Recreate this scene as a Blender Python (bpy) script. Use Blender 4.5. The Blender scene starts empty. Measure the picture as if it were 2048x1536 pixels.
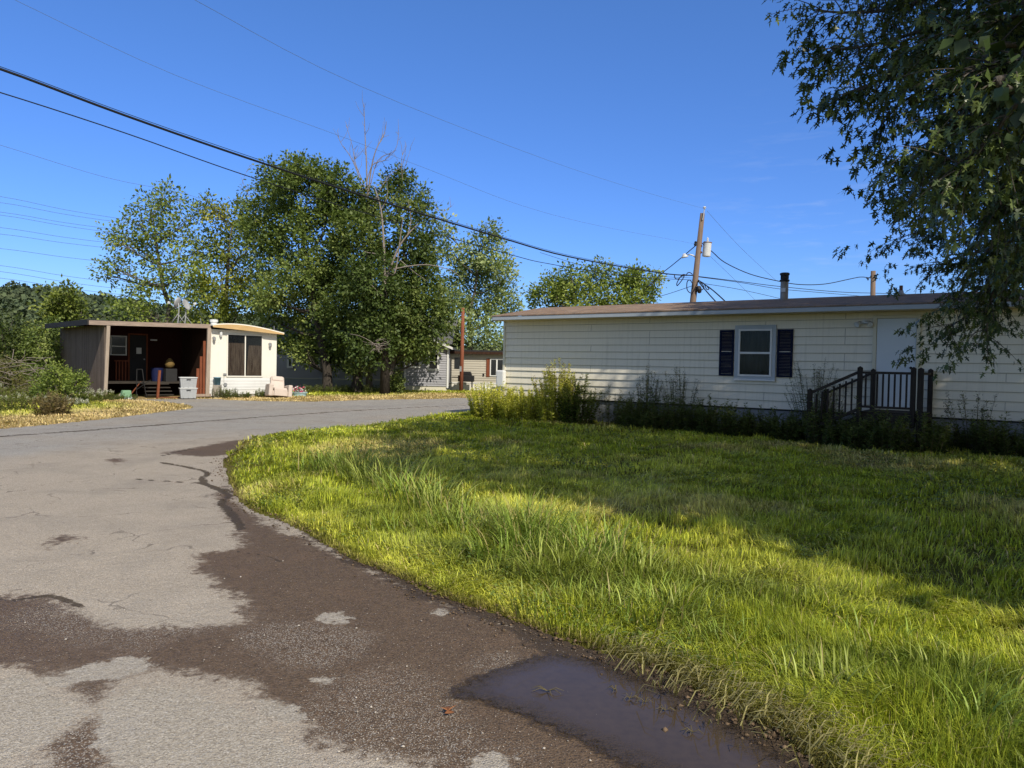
import bpy, bmesh, math, random
import numpy as np
from mathutils import Vector, Matrix
random.seed(7)
RNG = np.random.default_rng(11)
SC = bpy.context.scene
COL = SC.collection

# ------------------------------------------------------------------ view set-up (real camera, used to place things at their real depth)
FPX = 1480.0
PITCH = math.atan(37 / FPX); ROLL = 0.02; EYE = np.array([0, 0, 1.6])
cF = np.array([0, math.cos(PITCH), -math.sin(PITCH)])
_U0 = np.array([0, math.sin(PITCH), math.cos(PITCH)]); _R0 = np.array([1.0, 0, 0])
cR = _R0 * math.cos(ROLL) + _U0 * math.sin(ROLL); cU = _U0 * math.cos(ROLL) - _R0 * math.sin(ROLL)
def ray(px, py): return cF + cR * (px - 1024) / FPX - cU * (py - 768) / FPX
def G(px, py, z=0.0):
    d = ray(px, py); return EYE + d * (z - 1.6) / d[2]
def at(px, py, Y):
    d = ray(px, py); return EYE + d * Y / d[1]

SUN = np.array([0.548, -0.936, 1.0]); SUN /= np.linalg.norm(SUN)

# ------------------------------------------------------------------ object helpers
def tag(o, label=None, cat=None, group=None, kind=None):
    if label: o['label'] = label
    if cat: o['category'] = cat
    if group: o['group'] = group
    if kind: o['kind'] = kind
    return o
def empty(name, label, cat, loc=(0, 0, 0), rz=0.0, group=None):
    o = bpy.data.objects.new(name, None); COL.objects.link(o)
    o.location = [float(c) for c in loc]; o.rotation_euler = (0, 0, rz); o.empty_display_size = .2
    return tag(o, label, cat, group)
def np_mesh(name, V, F, mat, parent=None, tint=None, smooth=False, attrs=None):
    """V (N,3), F (M,k) index array"""
    V = np.asarray(V, dtype=np.float32); F = np.asarray(F, dtype=np.int32)
    me = bpy.data.meshes.new(name)
    n, (m, k) = len(V), F.shape
    me.vertices.add(n); me.vertices.foreach_set('co', V.ravel())
    me.loops.add(m * k); me.loops.foreach_set('vertex_index', F.ravel())
    me.polygons.add(m); me.polygons.foreach_set('loop_start', np.arange(0, m * k, k, dtype=np.int32))
    try: me.polygons.foreach_set('loop_total', np.full(m, k, dtype=np.int32))
    except Exception: pass
    if smooth: me.polygons.foreach_set('use_smooth', np.ones(m, dtype=bool))
    me.update(calc_edges=True)
    if tint is not None:
        attrs = dict(attrs or {}); attrs['tint'] = tint
    for an, a in (attrs or {}).items():
        a = np.asarray(a, dtype=np.float32)
        if a.shape[1] == 3: a = np.concatenate([a, np.ones((len(a), 1), np.float32)], 1)
        ca = me.color_attributes.new(an, 'FLOAT_COLOR', 'POINT')
        ca.data.foreach_set('color', a.ravel())
    me.materials.append(mat)
    o = bpy.data.objects.new(name, me); COL.objects.link(o)
    if parent: o.parent = parent
    return o

class MB:
    def __init__(s): s.v = []; s.f = []
    def add(s, vs, fs):
        b = len(s.v); s.v += [tuple(float(c) for c in v) for v in vs]; s.f += [tuple(b + i for i in f) for f in fs]; return s
    def box(s, x0, x1, y0, y1, z0, z1):
        return s.add([(x0, y0, z0), (x1, y0, z0), (x1, y1, z0), (x0, y1, z0), (x0, y0, z1), (x1, y0, z1), (x1, y1, z1), (x0, y1, z1)],
                     [(3, 2, 1, 0), (4, 5, 6, 7), (0, 1, 5, 4), (1, 2, 6, 5), (2, 3, 7, 6), (3, 0, 4, 7)])
    def bar(s, a, b, w, h, up=(0, 0, 1)):
        a = Vector(a); b = Vector(b); d = (b - a).normalized(); u = Vector(up)
        if abs(d.dot(u)) > .98: u = Vector((0, 1, 0))
        sx = d.cross(u).normalized() * w / 2; sz = sx.cross(d).normalized() * h / 2
        vs = [a - sx - sz, a + sx - sz, a + sx + sz, a - sx + sz, b - sx - sz, b + sx - sz, b + sx + sz, b - sx + sz]
        return s.add(vs, [(0, 1, 2, 3), (7, 6, 5, 4), (0, 4, 5, 1), (1, 5, 6, 2), (2, 6, 7, 3), (3, 7, 4, 0)])
    def tube(s, pts, rad, n=6, cap=True):
        pts = [Vector([float(c) for c in p]) for p in pts]; m = len(pts)
        if not hasattr(rad, '__len__'): rad = [rad] * m
        rings = []
        ref = None
        for i, p in enumerate(pts):
            d = (pts[min(i + 1, m - 1)] - pts[max(i - 1, 0)])
            if d.length < 1e-9: d = Vector((0, 0, 1))
            d.normalize()
            if ref is None: ref = Vector((1, 0, 0)) if abs(d.x) < .9 else Vector((0, 1, 0))
            x = (ref - d * ref.dot(d)).normalized(); ref = x; y = d.cross(x)
            rings.append([p + (x * math.cos(2 * math.pi * k / n) + y * math.sin(2 * math.pi * k / n)) * rad[i] for k in range(n)])
        vs = [q for r_ in rings for q in r_]
        fs = [(i * n + k, i * n + (k + 1) % n, (i + 1) * n + (k + 1) % n, (i + 1) * n + k) for i in range(m - 1) for k in range(n)]
        if cap: fs += [tuple(range(n))[::-1], tuple((m - 1) * n + k for k in range(n))]
        return s.add(vs, fs)
    def lathe(s, prof, c=(0, 0, 0), n=20, rot=None):
        vs = []
        for r_, z in prof:
            for k in range(n):
                v = Vector((r_ * math.cos(2 * math.pi * k / n), r_ * math.sin(2 * math.pi * k / n), z))
                if rot is not None: v = rot @ v
                vs.append(v + Vector(c))
        m = len(prof)
        fs = [(i * n + k, i * n + (k + 1) % n, (i + 1) * n + (k + 1) % n, (i + 1) * n + k) for i in range(m - 1) for k in range(n)]
        fs += [tuple(range(n))[::-1], tuple((m - 1) * n + k for k in range(n))]
        return s.add(vs, fs)
    def prism(s, poly, a0, a1, axis='x'):
        """poly = list of 2-d points: (y,z) extruded along x, or (x,z) extruded along y"""
        n = len(poly)
        if axis == 'x': vs = [(a0, p[0], p[1]) for p in poly] + [(a1, p[0], p[1]) for p in poly]
        else: vs = [(p[0], a0, p[1]) for p in poly] + [(p[0], a1, p[1]) for p in poly]
        fs = [tuple(range(n))[::-1], tuple(range(n, 2 * n))] + [(i, (i + 1) % n, n + (i + 1) % n, n + i) for i in range(n)]
        return s.add(vs, fs)
    def build(s, name, mat, parent=None, bev=0.0, smooth=False, off=None, label=None):
        me = bpy.data.meshes.new(name)
        v = s.v if off is None else [(a - off[0], b - off[1], c - off[2]) for a, b, c in s.v]
        me.from_pydata(v, [], s.f); me.validate()
        bm = bmesh.new(); bm.from_mesh(me); bmesh.ops.recalc_face_normals(bm, faces=bm.faces); bm.to_mesh(me); bm.free()
        if smooth:
            me.polygons.foreach_set('use_smooth', [True] * len(me.polygons))
        me.materials.append(mat)
        o = bpy.data.objects.new(name, me); COL.objects.link(o)
        if parent: o.parent = parent
        if bev:
            b = o.modifiers.new('bevel', 'BEVEL'); b.width = bev; b.segments = 2; b.limit_method = 'ANGLE'
        if label: o['label'] = label
        return o

# ------------------------------------------------------------------ noise
def vnoise(x, y, scale=1.0, seed=0):
    x = np.asarray(x, float) / scale; y = np.asarray(y, float) / scale
    xi = np.floor(x).astype(np.int64); yi = np.floor(y).astype(np.int64); fx = x - xi; fy = y - yi
    def h(a, b):
        n = (a * 374761393 + b * 668265263 + seed * 974711) & 0xffffffff
        n = ((n ^ (n >> 13)) * 1274126177) & 0xffffffff
        return ((n ^ (n >> 16)) & 0xffff) / 65535.0
    u = fx * fx * (3 - 2 * fx); v = fy * fy * (3 - 2 * fy)
    return (h(xi, yi) * (1 - u) + h(xi + 1, yi) * u) * (1 - v) + (h(xi, yi + 1) * (1 - u) + h(xi + 1, yi + 1) * u) * v
def fbm(x, y, scale, seed=0, o=3):
    t = 0; a = 1; s_ = 0
    for i in range(o):
        t = t + a * vnoise(x, y, scale / 2 ** i, seed + i * 17); s_ += a; a *= .5
    return t / s_
def sstep(a, b, x):
    t = np.clip((x - a) / (b - a), 0, 1); return t * t * (3 - 2 * t)
def smooth_line(P, k=6):
    P = [np.array(p[:2], float) for p in P]; out = []
    for i in range(len(P) - 1):
        p0 = P[max(i - 1, 0)]; p1 = P[i]; p2 = P[i + 1]; p3 = P[min(i + 2, len(P) - 1)]
        for j in range(k):
            t = j / k
            out.append(.5 * ((2 * p1) + (-p0 + p2) * t + (2 * p0 - 5 * p1 + 4 * p2 - p3) * t * t + (-p0 + 3 * p1 - 3 * p2 + p3) * t ** 3))
    out.append(P[-1]); return np.array(out)
def seg_dist(px, py, L, closed=False):
    best = np.full(px.shape, 1e9); bx = np.zeros(px.shape); by = np.zeros(px.shape)
    n = len(L)
    for i in range(n if closed else n - 1):
        a = L[i]; b = L[(i + 1) % n]; d = b - a; l2 = d @ d + 1e-12
        t = np.clip(((px - a[0]) * d[0] + (py - a[1]) * d[1]) / l2, 0, 1)
        qx = a[0] + t * d[0]; qy = a[1] + t * d[1]; dd = (px - qx) ** 2 + (py - qy) ** 2
        m = dd < best; best = np.where(m, dd, best); bx = np.where(m, qx, bx); by = np.where(m, qy, by)
    return np.sqrt(best), bx, by
def inside(px, py, L):
    r = np.zeros(px.shape, bool); n = len(L)
    for i in range(n):
        x1, y1 = L[i]; x2, y2 = L[(i + 1) % n]
        if y1 == y2: continue
        c = ((y1 > py) != (y2 > py)) & (px < (x2 - x1) * (py - y1) / (y2 - y1) + x1)
        r ^= c
    return r
def sdf(px, py, L):
    d, _, _ = seg_dist(px, py, L, True); return np.where(inside(px, py, L), d, -d)
def pxpoly(pts, k=4, closed=True):
    P = [G(*p)[:2] for p in pts]
    if closed: P = P + [P[0]]
    L = smooth_line(P, k)
    return L[:-1] if closed else L

# ------------------------------------------------------------------ materials
class NT:
    def __init__(s, name):
        s.m = bpy.data.materials.new(name); s.m.use_nodes = True; s.t = s.m.node_tree; s.n = s.t.nodes; s.n.clear()
        s.out = s.n.new('ShaderNodeOutputMaterial')
    def new(s, typ, **kw):
        nd = s.n.new('ShaderNode' + typ)
        for k, v in kw.items():
            if k.startswith('_'): setattr(nd, k[1:], v)
        for k, v in kw.items():
            if not k.startswith('_'): s.set(nd, k, v)
        return nd
    def set(s, nd, key, v):
        key = key.replace('__', ' ')
        sock = nd.inputs[int(key[1:])] if key[0] == 'i' and key[1:].isdigit() else nd.inputs[key]
        if isinstance(v, bpy.types.NodeSocket): s.t.links.new(v, sock)
        elif isinstance(v, bpy.types.Node): s.t.links.new(v.outputs[0], sock)
        else:
            if sock.type == 'RGBA' and len(v) == 3: v = (*v, 1)
            sock.default_value = v
    def coord(s, kind='Object', scale=(1, 1, 1), rot=(0, 0, 0)):
        tc = s.new('TexCoord'); mp = s.new('Mapping', Scale=scale, Rotation=rot); s.t.links.new(tc.outputs[kind], mp.inputs[0]); return mp.outputs[0]
    def pos(s, scale=(1, 1, 1)):
        g = s.new('NewGeometry'); mp = s.new('Mapping', Scale=scale); s.t.links.new(g.outputs['Position'], mp.inputs[0]); return mp.outputs[0]
    def noise(s, vec, scale, detail=4, rough=.55): return s.new('TexNoise', Vector=vec, Scale=scale, Detail=detail, Roughness=rough).outputs[0]
    def ramp(s, fac, stops):
        r = s.new('ValToRGB', Fac=fac); e = r.color_ramp.elements
        while len(e) < len(stops): e.new(.5)
        for el, (p_, c) in zip(e, stops):
            el.position = p_; el.color = (*c, 1) if hasattr(c, '__len__') else (c, c, c, 1)
        return r.outputs[0]
    def mix(s, fac, a, b, mode='MIX'):
        m = s.new('Mix', _data_type='RGBA', _blend_type=mode)
        for idx, v in ((0, fac), (6, a), (7, b)):
            sock = m.inputs[idx]
            if isinstance(v, bpy.types.NodeSocket): s.t.links.new(v, sock)
            else: sock.default_value = (*v, 1) if hasattr(v, '__len__') and len(v) == 3 else v
        return m.outputs[2]
    def math(s, op, a, b=0.0, clamp=False):
        m = s.new('Math', _operation=op, _use_clamp=clamp, i0=a, i1=b); return m.outputs[0]
    def bump(s, h, strength=.3, dist=.02): return s.new('Bump', Height=h, Strength=strength, Distance=dist).outputs[0]
    def princ(s, col, rough=.7, spec=.3, normal=None, **kw):
        b = s.new('BsdfPrincipled'); s.set(b, 'Base Color', col); s.set(b, 'Roughness', rough); s.set(b, 'Specular IOR Level', spec)
        if normal is not None: s.set(b, 'Normal', normal)
        for k, v in kw.items(): s.set(b, k, v)
        return b
    def done(s, sh): s.t.links.new(sh.outputs[0] if isinstance(sh, bpy.types.Node) else sh, s.out.inputs[0]); return s.m

def mat_plain(name, col, rough=.6, var=.25, scale=6, spec=.3, metal=0.0, bump=.1):
    t = NT(name); v = t.coord()
    n1 = t.noise(v, scale, 5); n2 = t.noise(v, scale * 9, 3)
    dark = tuple(c * (1 - var) for c in col); lite = tuple(min(1, c * (1 + var * .6)) for c in col)
    c = t.mix(n1, dark, lite); c = t.mix(t.math('MULTIPLY', n2, .3), c, dark)
    b = t.princ(c, rough, spec, t.bump(n2, bump, .01), Metallic=metal)
    return t.done(b)
def mat_wood(name, dark, lite, axis='z', scale=1.0, board=0.0, rough=.85):
    t = NT(name)
    sc = {'z': (14, 14, .8), 'x': (.8, 14, 14), 'y': (14, .8, 14)}[axis]
    v = t.coord('Object', tuple(c * scale for c in sc)); n1 = t.noise(v, 3, 6, .65)
    v2 = t.coord(); n2 = t.noise(v2, 1.6, 3)
    c = t.ramp(n1, [(.25, dark), (.55, tuple((a + b) / 2 for a, b in zip(dark, lite))), (.8, lite)])
    c = t.mix(t.math('MULTIPLY', n2, .6), c, dark)
    h = n1
    if board:
        # boards side by side along local y, thin dark joints
        sx = t.new('SeparateXYZ', Vector=v2)
        fr = t.math('FRACT', t.math('DIVIDE', sx.outputs[1], board))
        jn = t.math('GREATER_THAN', t.math('ABSOLUTE', t.math('SUBTRACT', fr, .5)), .455)
        fl = t.math('FLOOR', t.math('DIVIDE', sx.outputs[1], board))
        wn = t.new('TexWhiteNoise', _noise_dimensions='1D', W=fl)
        c = t.mix(t.math('MULTIPLY', wn.outputs[0], .55), c, tuple(d * .8 for d in dark))
        c = t.mix(jn, c, (.012, .010, .009))
    b = t.princ(c, rough, .15, t.bump(h, .4, .01)); return t.done(b)
def mat_siding(name, col, joint=(4.9, .193), dirt=.25, joints=True):
    t = NT(name); v = t.coord(); n1 = t.noise(v, .9, 5); vs = t.coord('Object', (5, 1, .4)); n2 = t.noise(vs, 2.5, 4); n3 = t.noise(v, 45, 3)
    c = t.mix(t.math('MULTIPLY', n1, dirt * 1.6), col, tuple(x * .72 for x in (col[0], col[1] * .98, col[2] * .9)))
    c = t.mix(t.ramp(n2, [(.55, 0.0), (.8, dirt)]), c, tuple(x * .55 for x in col))
    sp = t.new('SeparateXYZ', Vector=v)
    if joints:
        cb = t.new('CombineXYZ', X=sp.outputs[0], Y=t.math('ADD', sp.outputs[2], -.68 + .193 * 20))
        br = t.new('TexBrick', Vector=cb.outputs[0], Scale=1.0); br.offset = .37; br.offset_frequency = 3; br.squash = 1
        t.set(br, 'Brick Width', joint[0]); t.set(br, 'Row Height', joint[1]); t.set(br, 'Mortar Size', .008); t.set(br, 'Mortar Smooth', 0)
        zf = t.math('FRACT', t.math('DIVIDE', t.math('ADD', sp.outputs[2], -.68 + .193 * 20), .193))
        jm = t.math('MULTIPLY', br.outputs['Fac'], t.math('MULTIPLY', t.math('GREATER_THAN', zf, .06), t.math('LESS_THAN', zf, .94)))
        c = t.mix(t.math('MULTIPLY', jm, .6), c, tuple(x * .3 for x in col))
        c = t.mix(t.math('MULTIPLY', t.math('GREATER_THAN', t.math('ABSOLUTE', t.math('SUBTRACT', zf, .5)), .465), .6), c, tuple(x * .3 for x in col))  # thin dark line at each lap edge, the lap's shadow deepened in the colour
        sv = t.noise(t.coord('Object', (7, 1, .22)), 1.8, 5, .7); c = t.mix(t.ramp(sv, [(.52, 0.0), (.75, .30)]), c, tuple(x * .45 for x in (col[0], col[1], col[2] * .85)))
    # splash dirt near the foot of the wall
    lo = t.new('MapRange', Value=sp.outputs[2]); t.set(lo, 'From Min', .6); t.set(lo, 'From Max', 1.3); t.set(lo, 'To Min', .4); t.set(lo, 'To Max', 0)
    c = t.mix(t.math('MULTIPLY', lo.outputs[0], n1, True), c, tuple(x * .5 for x in col))
    b = t.princ(c, .62, .25, t.bump(n3, .08, .01)); return t.done(b)
def mat_shingle(name, a, b_, c_):
    t = NT(name); v = t.coord()
    sp = t.new('SeparateXYZ', Vector=v); cb = t.new('CombineXYZ', X=sp.outputs[0], Y=sp.outputs[1])
    br = t.new('TexBrick', Vector=cb.outputs[0], Scale=1.0); br.offset = .5
    t.set(br, 'Color1', a); t.set(br, 'Color2', b_); t.set(br, 'Mortar', tuple(x * .35 for x in a)); t.set(br, 'Brick Width', .32); t.set(br, 'Row Height', .14); t.set(br, 'Mortar Size', .006)
    n1 = t.noise(cb.outputs[0], 3.2, 3); n2 = t.noise(v, 60, 3); n0 = t.noise(v, .5, 4)
    c = t.mix(t.ramp(n1, [(.45, 0.0), (.62, .75)]), br.outputs[0], c_)
    c = t.mix(t.math('MULTIPLY', n2, .5), c, tuple(x * .45 for x in a)); c = t.mix(t.math('MULTIPLY', n0, .5), c, tuple(x * .6 for x in b_))
    return t.done(t.princ(c, .9, .1, t.bump(n2, .5, .01)))
def mat_leaf(name, trans=.35, rough=.45, spec=.35, tw=(1.15, 1.25, .55)):
    t = NT(name); a = t.new('Attribute', _attribute_name='tint')
    b = t.princ(a.outputs[0], rough, spec)
    tr = t.new('BsdfTranslucent', Color=t.mix(1.0, a.outputs[0], tw, 'MULTIPLY'))
    m = t.new('MixShader', Fac=trans); t.t.links.new(b.outputs[0], m.inputs[1]); t.t.links.new(tr.outputs[0], m.inputs[2])
    return t.done(m)
def mat_bark(name, dark, lite):
    t = NT(name); v = t.coord('Object', (9, 9, 1.6)); n = t.noise(v, 2.2, 6, .7)
    return t.done(t.princ(t.ramp(n, [(.3, dark), (.7, lite)]), .9, .1, t.bump(n, .7, .03)))
def mat_glass(name, col=(.02, .022, .025), rough=.06, alpha=.55):
    t = NT(name); v = t.coord(); n = t.noise(v, 1.5, 2)
    b = t.princ(col, rough, .6, t.bump(n, .04, .02)); tr = t.new('BsdfTransparent', Color=(.75, .78, .78))
    m = t.new('MixShader', Fac=alpha); t.t.links.new(tr.outputs[0], m.inputs[1]); t.t.links.new(b.outputs[0], m.inputs[2]); return t.done(m)
def mat_curtain(name, dark, lite, freq=9):
    t = NT(name); v = t.coord('Object', (1, 1, .12)); n = t.noise(v, freq, 4)
    return t.done(t.princ(t.ramp(n, [(.3, dark), (.7, lite)]), .9, .05))

M = {}
M['white_paint'] = mat_plain('white_paint', (.72, .73, .72), .5, .12, 3)
M['pale_trim'] = mat_plain('pale_trim', (.42, .47, .51), .55, .15, 3)
M['cream'] = mat_siding('cream_siding', (.84, .795, .665))
M['cream_plain'] = mat_plain('cream_plain', (.66, .63, .50), .65, .15, 2)
M['soffit'] = mat_plain('soffit_yellow', (.60, .50, .28), .7, .2, 2)
M['shingle'] = mat_shingle('brown_shingle', (.27, .175, .12), (.42, .31, .225), (.17, .145, .12))
M['shingle_grey'] = mat_shingle('grey_shingle', (.16, .165, .17), (.2, .2, .2), (.11, .11, .115))
M['skirt_grey'] = mat_plain('skirting_grey', (.30, .32, .33), .7, .3, 2)
M['navy'] = mat_plain('navy_shutter', (.006, .011, .036), .6, .2, 4, spec=.1)
M['door_white'] = mat_plain('door_white', (.62, .68, .72), .45, .06, 1.2, bump=.02)
M['glass'] = mat_glass('window_glass', alpha=.25)
M['curtain_grey'] = mat_curtain('curtain_grey', (.055, .065, .065), (.16, .185, .18))
M['curtain_brown'] = mat_curtain('curtain_brown', (.22, .12, .08), (.68, .46, .34), 14)
M['deck_wood'] = mat_wood('deck_wood', (.018, .015, .013), (.070, .060, .052), 'z')
M['deck_wood_x'] = mat_wood('deck_wood_flat', (.022, .019, .016), (.095, .082, .070), 'x')
M['old_board'] = mat_wood('old_grey_boards', (.11, .085, .07), (.38, .305, .25), 'z', board=.16)
M['old_post'] = mat_wood('old_grey_post', (.26, .21, .17), (.58, .49, .40), 'z')
M['old_beam'] = mat_wood('old_grey_beam', (.19, .145, .12), (.58, .47, .39), 'x')
M['tar'] = mat_plain('dark_tar_board', (.028, .028, .030), .8, .4, 4)
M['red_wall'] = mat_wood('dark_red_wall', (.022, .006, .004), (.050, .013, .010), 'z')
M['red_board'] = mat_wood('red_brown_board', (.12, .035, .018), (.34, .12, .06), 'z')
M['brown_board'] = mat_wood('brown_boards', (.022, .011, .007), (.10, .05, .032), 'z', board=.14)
M['plywood'] = mat_wood('yellow_plywood', (.45, .30, .13), (.68, .49, .26), 'x')
M['white_metal'] = mat_siding('white_old_metal', (.80, .78, .71), joints=False, dirt=.28)
M['white_skirt'] = mat_siding('white_skirting', (.74, .75, .74), joints=False, dirt=.2)
M['grey_blue'] = mat_siding('blue_grey_siding', (.36, .365, .40), joints=False, dirt=.1)
M['teal_trim'] = mat_plain('pale_teal_trim', (.30, .40, .42), .6, .1, 2)
M['tan'] = mat_siding('tan_siding', (.46, .43, .36), joints=False, dirt=.15)
M['black'] = mat_plain('black_metal', (.015, .015, .016), .5, .3, 6)
M['dark_glass'] = mat_plain('dark_pane', (.012, .013, .016), .12, .2, 2, spec=.6, bump=.02)
M['metal'] = mat_plain('galvanised_metal', (.42, .43, .44), .4, .3, 8, metal=.6)
M['flue'] = mat_plain('weathered_flue', (.34, .32, .29), .6, .45, 9, metal=.3)
M['rust'] = mat_plain('rusty_metal', (.20, .09, .05), .8, .4, 9)
M['transformer'] = mat_plain('transformer_grey', (.60, .62, .63), .45, .2, 4)
M['pole_wood'] = mat_wood('pole_wood', (.12, .085, .065), (.30, .225, .18), 'z', .6)
M['post_red'] = mat_wood('post_red_wood', (.16, .05, .028), (.38, .15, .09), 'z', .6)
M['cable'] = mat_plain('black_cable', (.012, .013, .016), .5, .2, 3)
M['cable_far'] = mat_plain('grey_conductor', (.12, .18, .30), .5, .2, 3)
M['plastic_grey'] = mat_plain('grey_plastic', (.36, .38, .40), .45, .1, 3)
M['plastic_lid'] = mat_plain('pale_plastic', (.62, .64, .64), .4, .08, 3)
M['recliner'] = mat_plain('beige_upholstery', (.58, .50, .44), .8, .18, 5)
M['tub'] = mat_plain('pale_blue_plastic', (.42, .62, .66), .45, .1, 3)
M['green_plastic'] = mat_plain('green_plastic', (.20, .36, .22), .5, .12, 3)
M['blue_plastic'] = mat_plain('blue_plastic', (.16, .33, .45), .45, .1, 3)
M['dish'] = mat_plain('dish_grey', (.36, .37, .38), .5, .1, 3)
M['block'] = mat_plain('concrete_block', (.36, .33, .29), .9, .25, 9)
M['leaf'] = mat_leaf('tree_leaf', .28, .5, .3)
M['leaf_maple'] = mat_leaf('maple_leaf', .10, .4, .4, (1.0, 1.15, .5))
M['grass'] = mat_leaf('grass_blade', .28, .45, .25, (1.2, 1.2, .5))
M['weed'] = mat_leaf('weed_leaf', .36, .5, .25)
M['forest'] = mat_leaf('forest_leaf', .1, .8, .05)
M['bark'] = mat_bark('grey_bark', (.05, .045, .04), (.17, .15, .13))
M['bark_dark'] = mat_bark('dark_bark', (.022, .019, .016), (.075, .065, .055))
M['bark_dead'] = mat_bark('dead_bark', (.16, .135, .115), (.33, .29, .26))
M['stem'] = mat_plain('weed_stem', (.12, .10, .05), .8, .3, 9)
M['flower'] = mat_leaf('petal', .2, .6, .2, (1, 1, 1))
M['leaf_brown'] = mat_plain('dry_leaf', (.28, .12, .05), .7, .3, 20)
M['stone'] = None

# ------------------------------------------------------------------ the lie of the land (all in metres on the ground)
_e1 = [(1.75, -4), (1.55, 0.5)] + [tuple(G(*p)[:2]) for p in [(1640, 1536), (1500, 1440), (1300, 1335), (1060, 1255), (900, 1200), (760, 1140), (600, 1060), (480, 1000), (455, 950), (465, 910), (510, 876), (600, 862), (740, 850), (830, 836), (990, 822)]] + [(6, 26.6), (16, 27.2), (60, 28)]
E1 = smooth_line(_e1, 8)
_w = np.stack([fbm(E1[:, 0], E1[:, 1], .8, 3) - .5, fbm(E1[:, 0], E1[:, 1], .8, 9) - .5], 1); E1 = E1 + _w * .22
_e2 = [(60, 38), (16, 37.4), (-.81, 36.04), (-3.2, 34.2), (-5.75, 32.3), (-8.0, 29.7), (-9.6, 29.3), (-11.3, 29.5), (-12.2, 30.2), (-14.6, 28.6), (-14.6, 27.7), (-13.4, 27.6), (-11.9, 26.4), (-10.55, 24.4), (-10.5, 21.9), (-10.66, 19.15), (-11.2, 16.0), (-12.6, 11), (-14, 4), (-15, -4)]
E2 = smooth_line(_e2, 6)
ROAD = np.concatenate([E1, E2])
LAWN = np.concatenate([E1, np.array([(60, 20), (60, -4)])])

def gz(x, y):
    x = np.asarray(x, float); y = np.asarray(y, float)
    d = -sdf(x, y, ROAD)
    rise = sstep(.05, .9, d)
    return -.014 + rise * (.05 + .05 * (fbm(x, y, 2.2, 5) - .4) + .02 * (vnoise(x, y, .5, 8) - .5))

def polar(r0, r1, ratio, a0, a1, da):
    nr = int(math.log(r1 / r0) / math.log(ratio)) + 1; na = int((a1 - a0) / da) + 1
    r = r0 * ratio ** np.arange(nr); a = np.radians(np.linspace(a0, a1, na))
    R_, A_ = np.meshgrid(r, a, indexing='ij'); x = (R_ * np.sin(A_)).ravel(); y = (R_ * np.cos(A_)).ravel()
    i = np.arange(nr * na).reshape(nr, na)
    F = np.stack([i[:-1, :-1], i[:-1, 1:], i[1:, 1:], i[1:, :-1]], -1).reshape(-1, 4)[:, ::-1]
    return x, y, F
def clip_to(x, y, F, L):
    """keep the cells inside outline L and draw the outermost vertices onto it"""
    ins = inside(x, y, L); cx = x[F].mean(1); cy = y[F].mean(1)
    keep = inside(cx, cy, L); F = F[keep]
    used = np.unique(F); mp = np.full(len(x), -1); mp[used] = np.arange(len(used)); F = mp[F]; x = x[used].copy(); y = y[used].copy(); ins = ins[used]
    o = np.where(~ins)[0]
    if len(o):
        _, bx, by = seg_dist(x[o], y[o], L, True); x[o] = bx; y[o] = by
    return x, y, F

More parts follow.
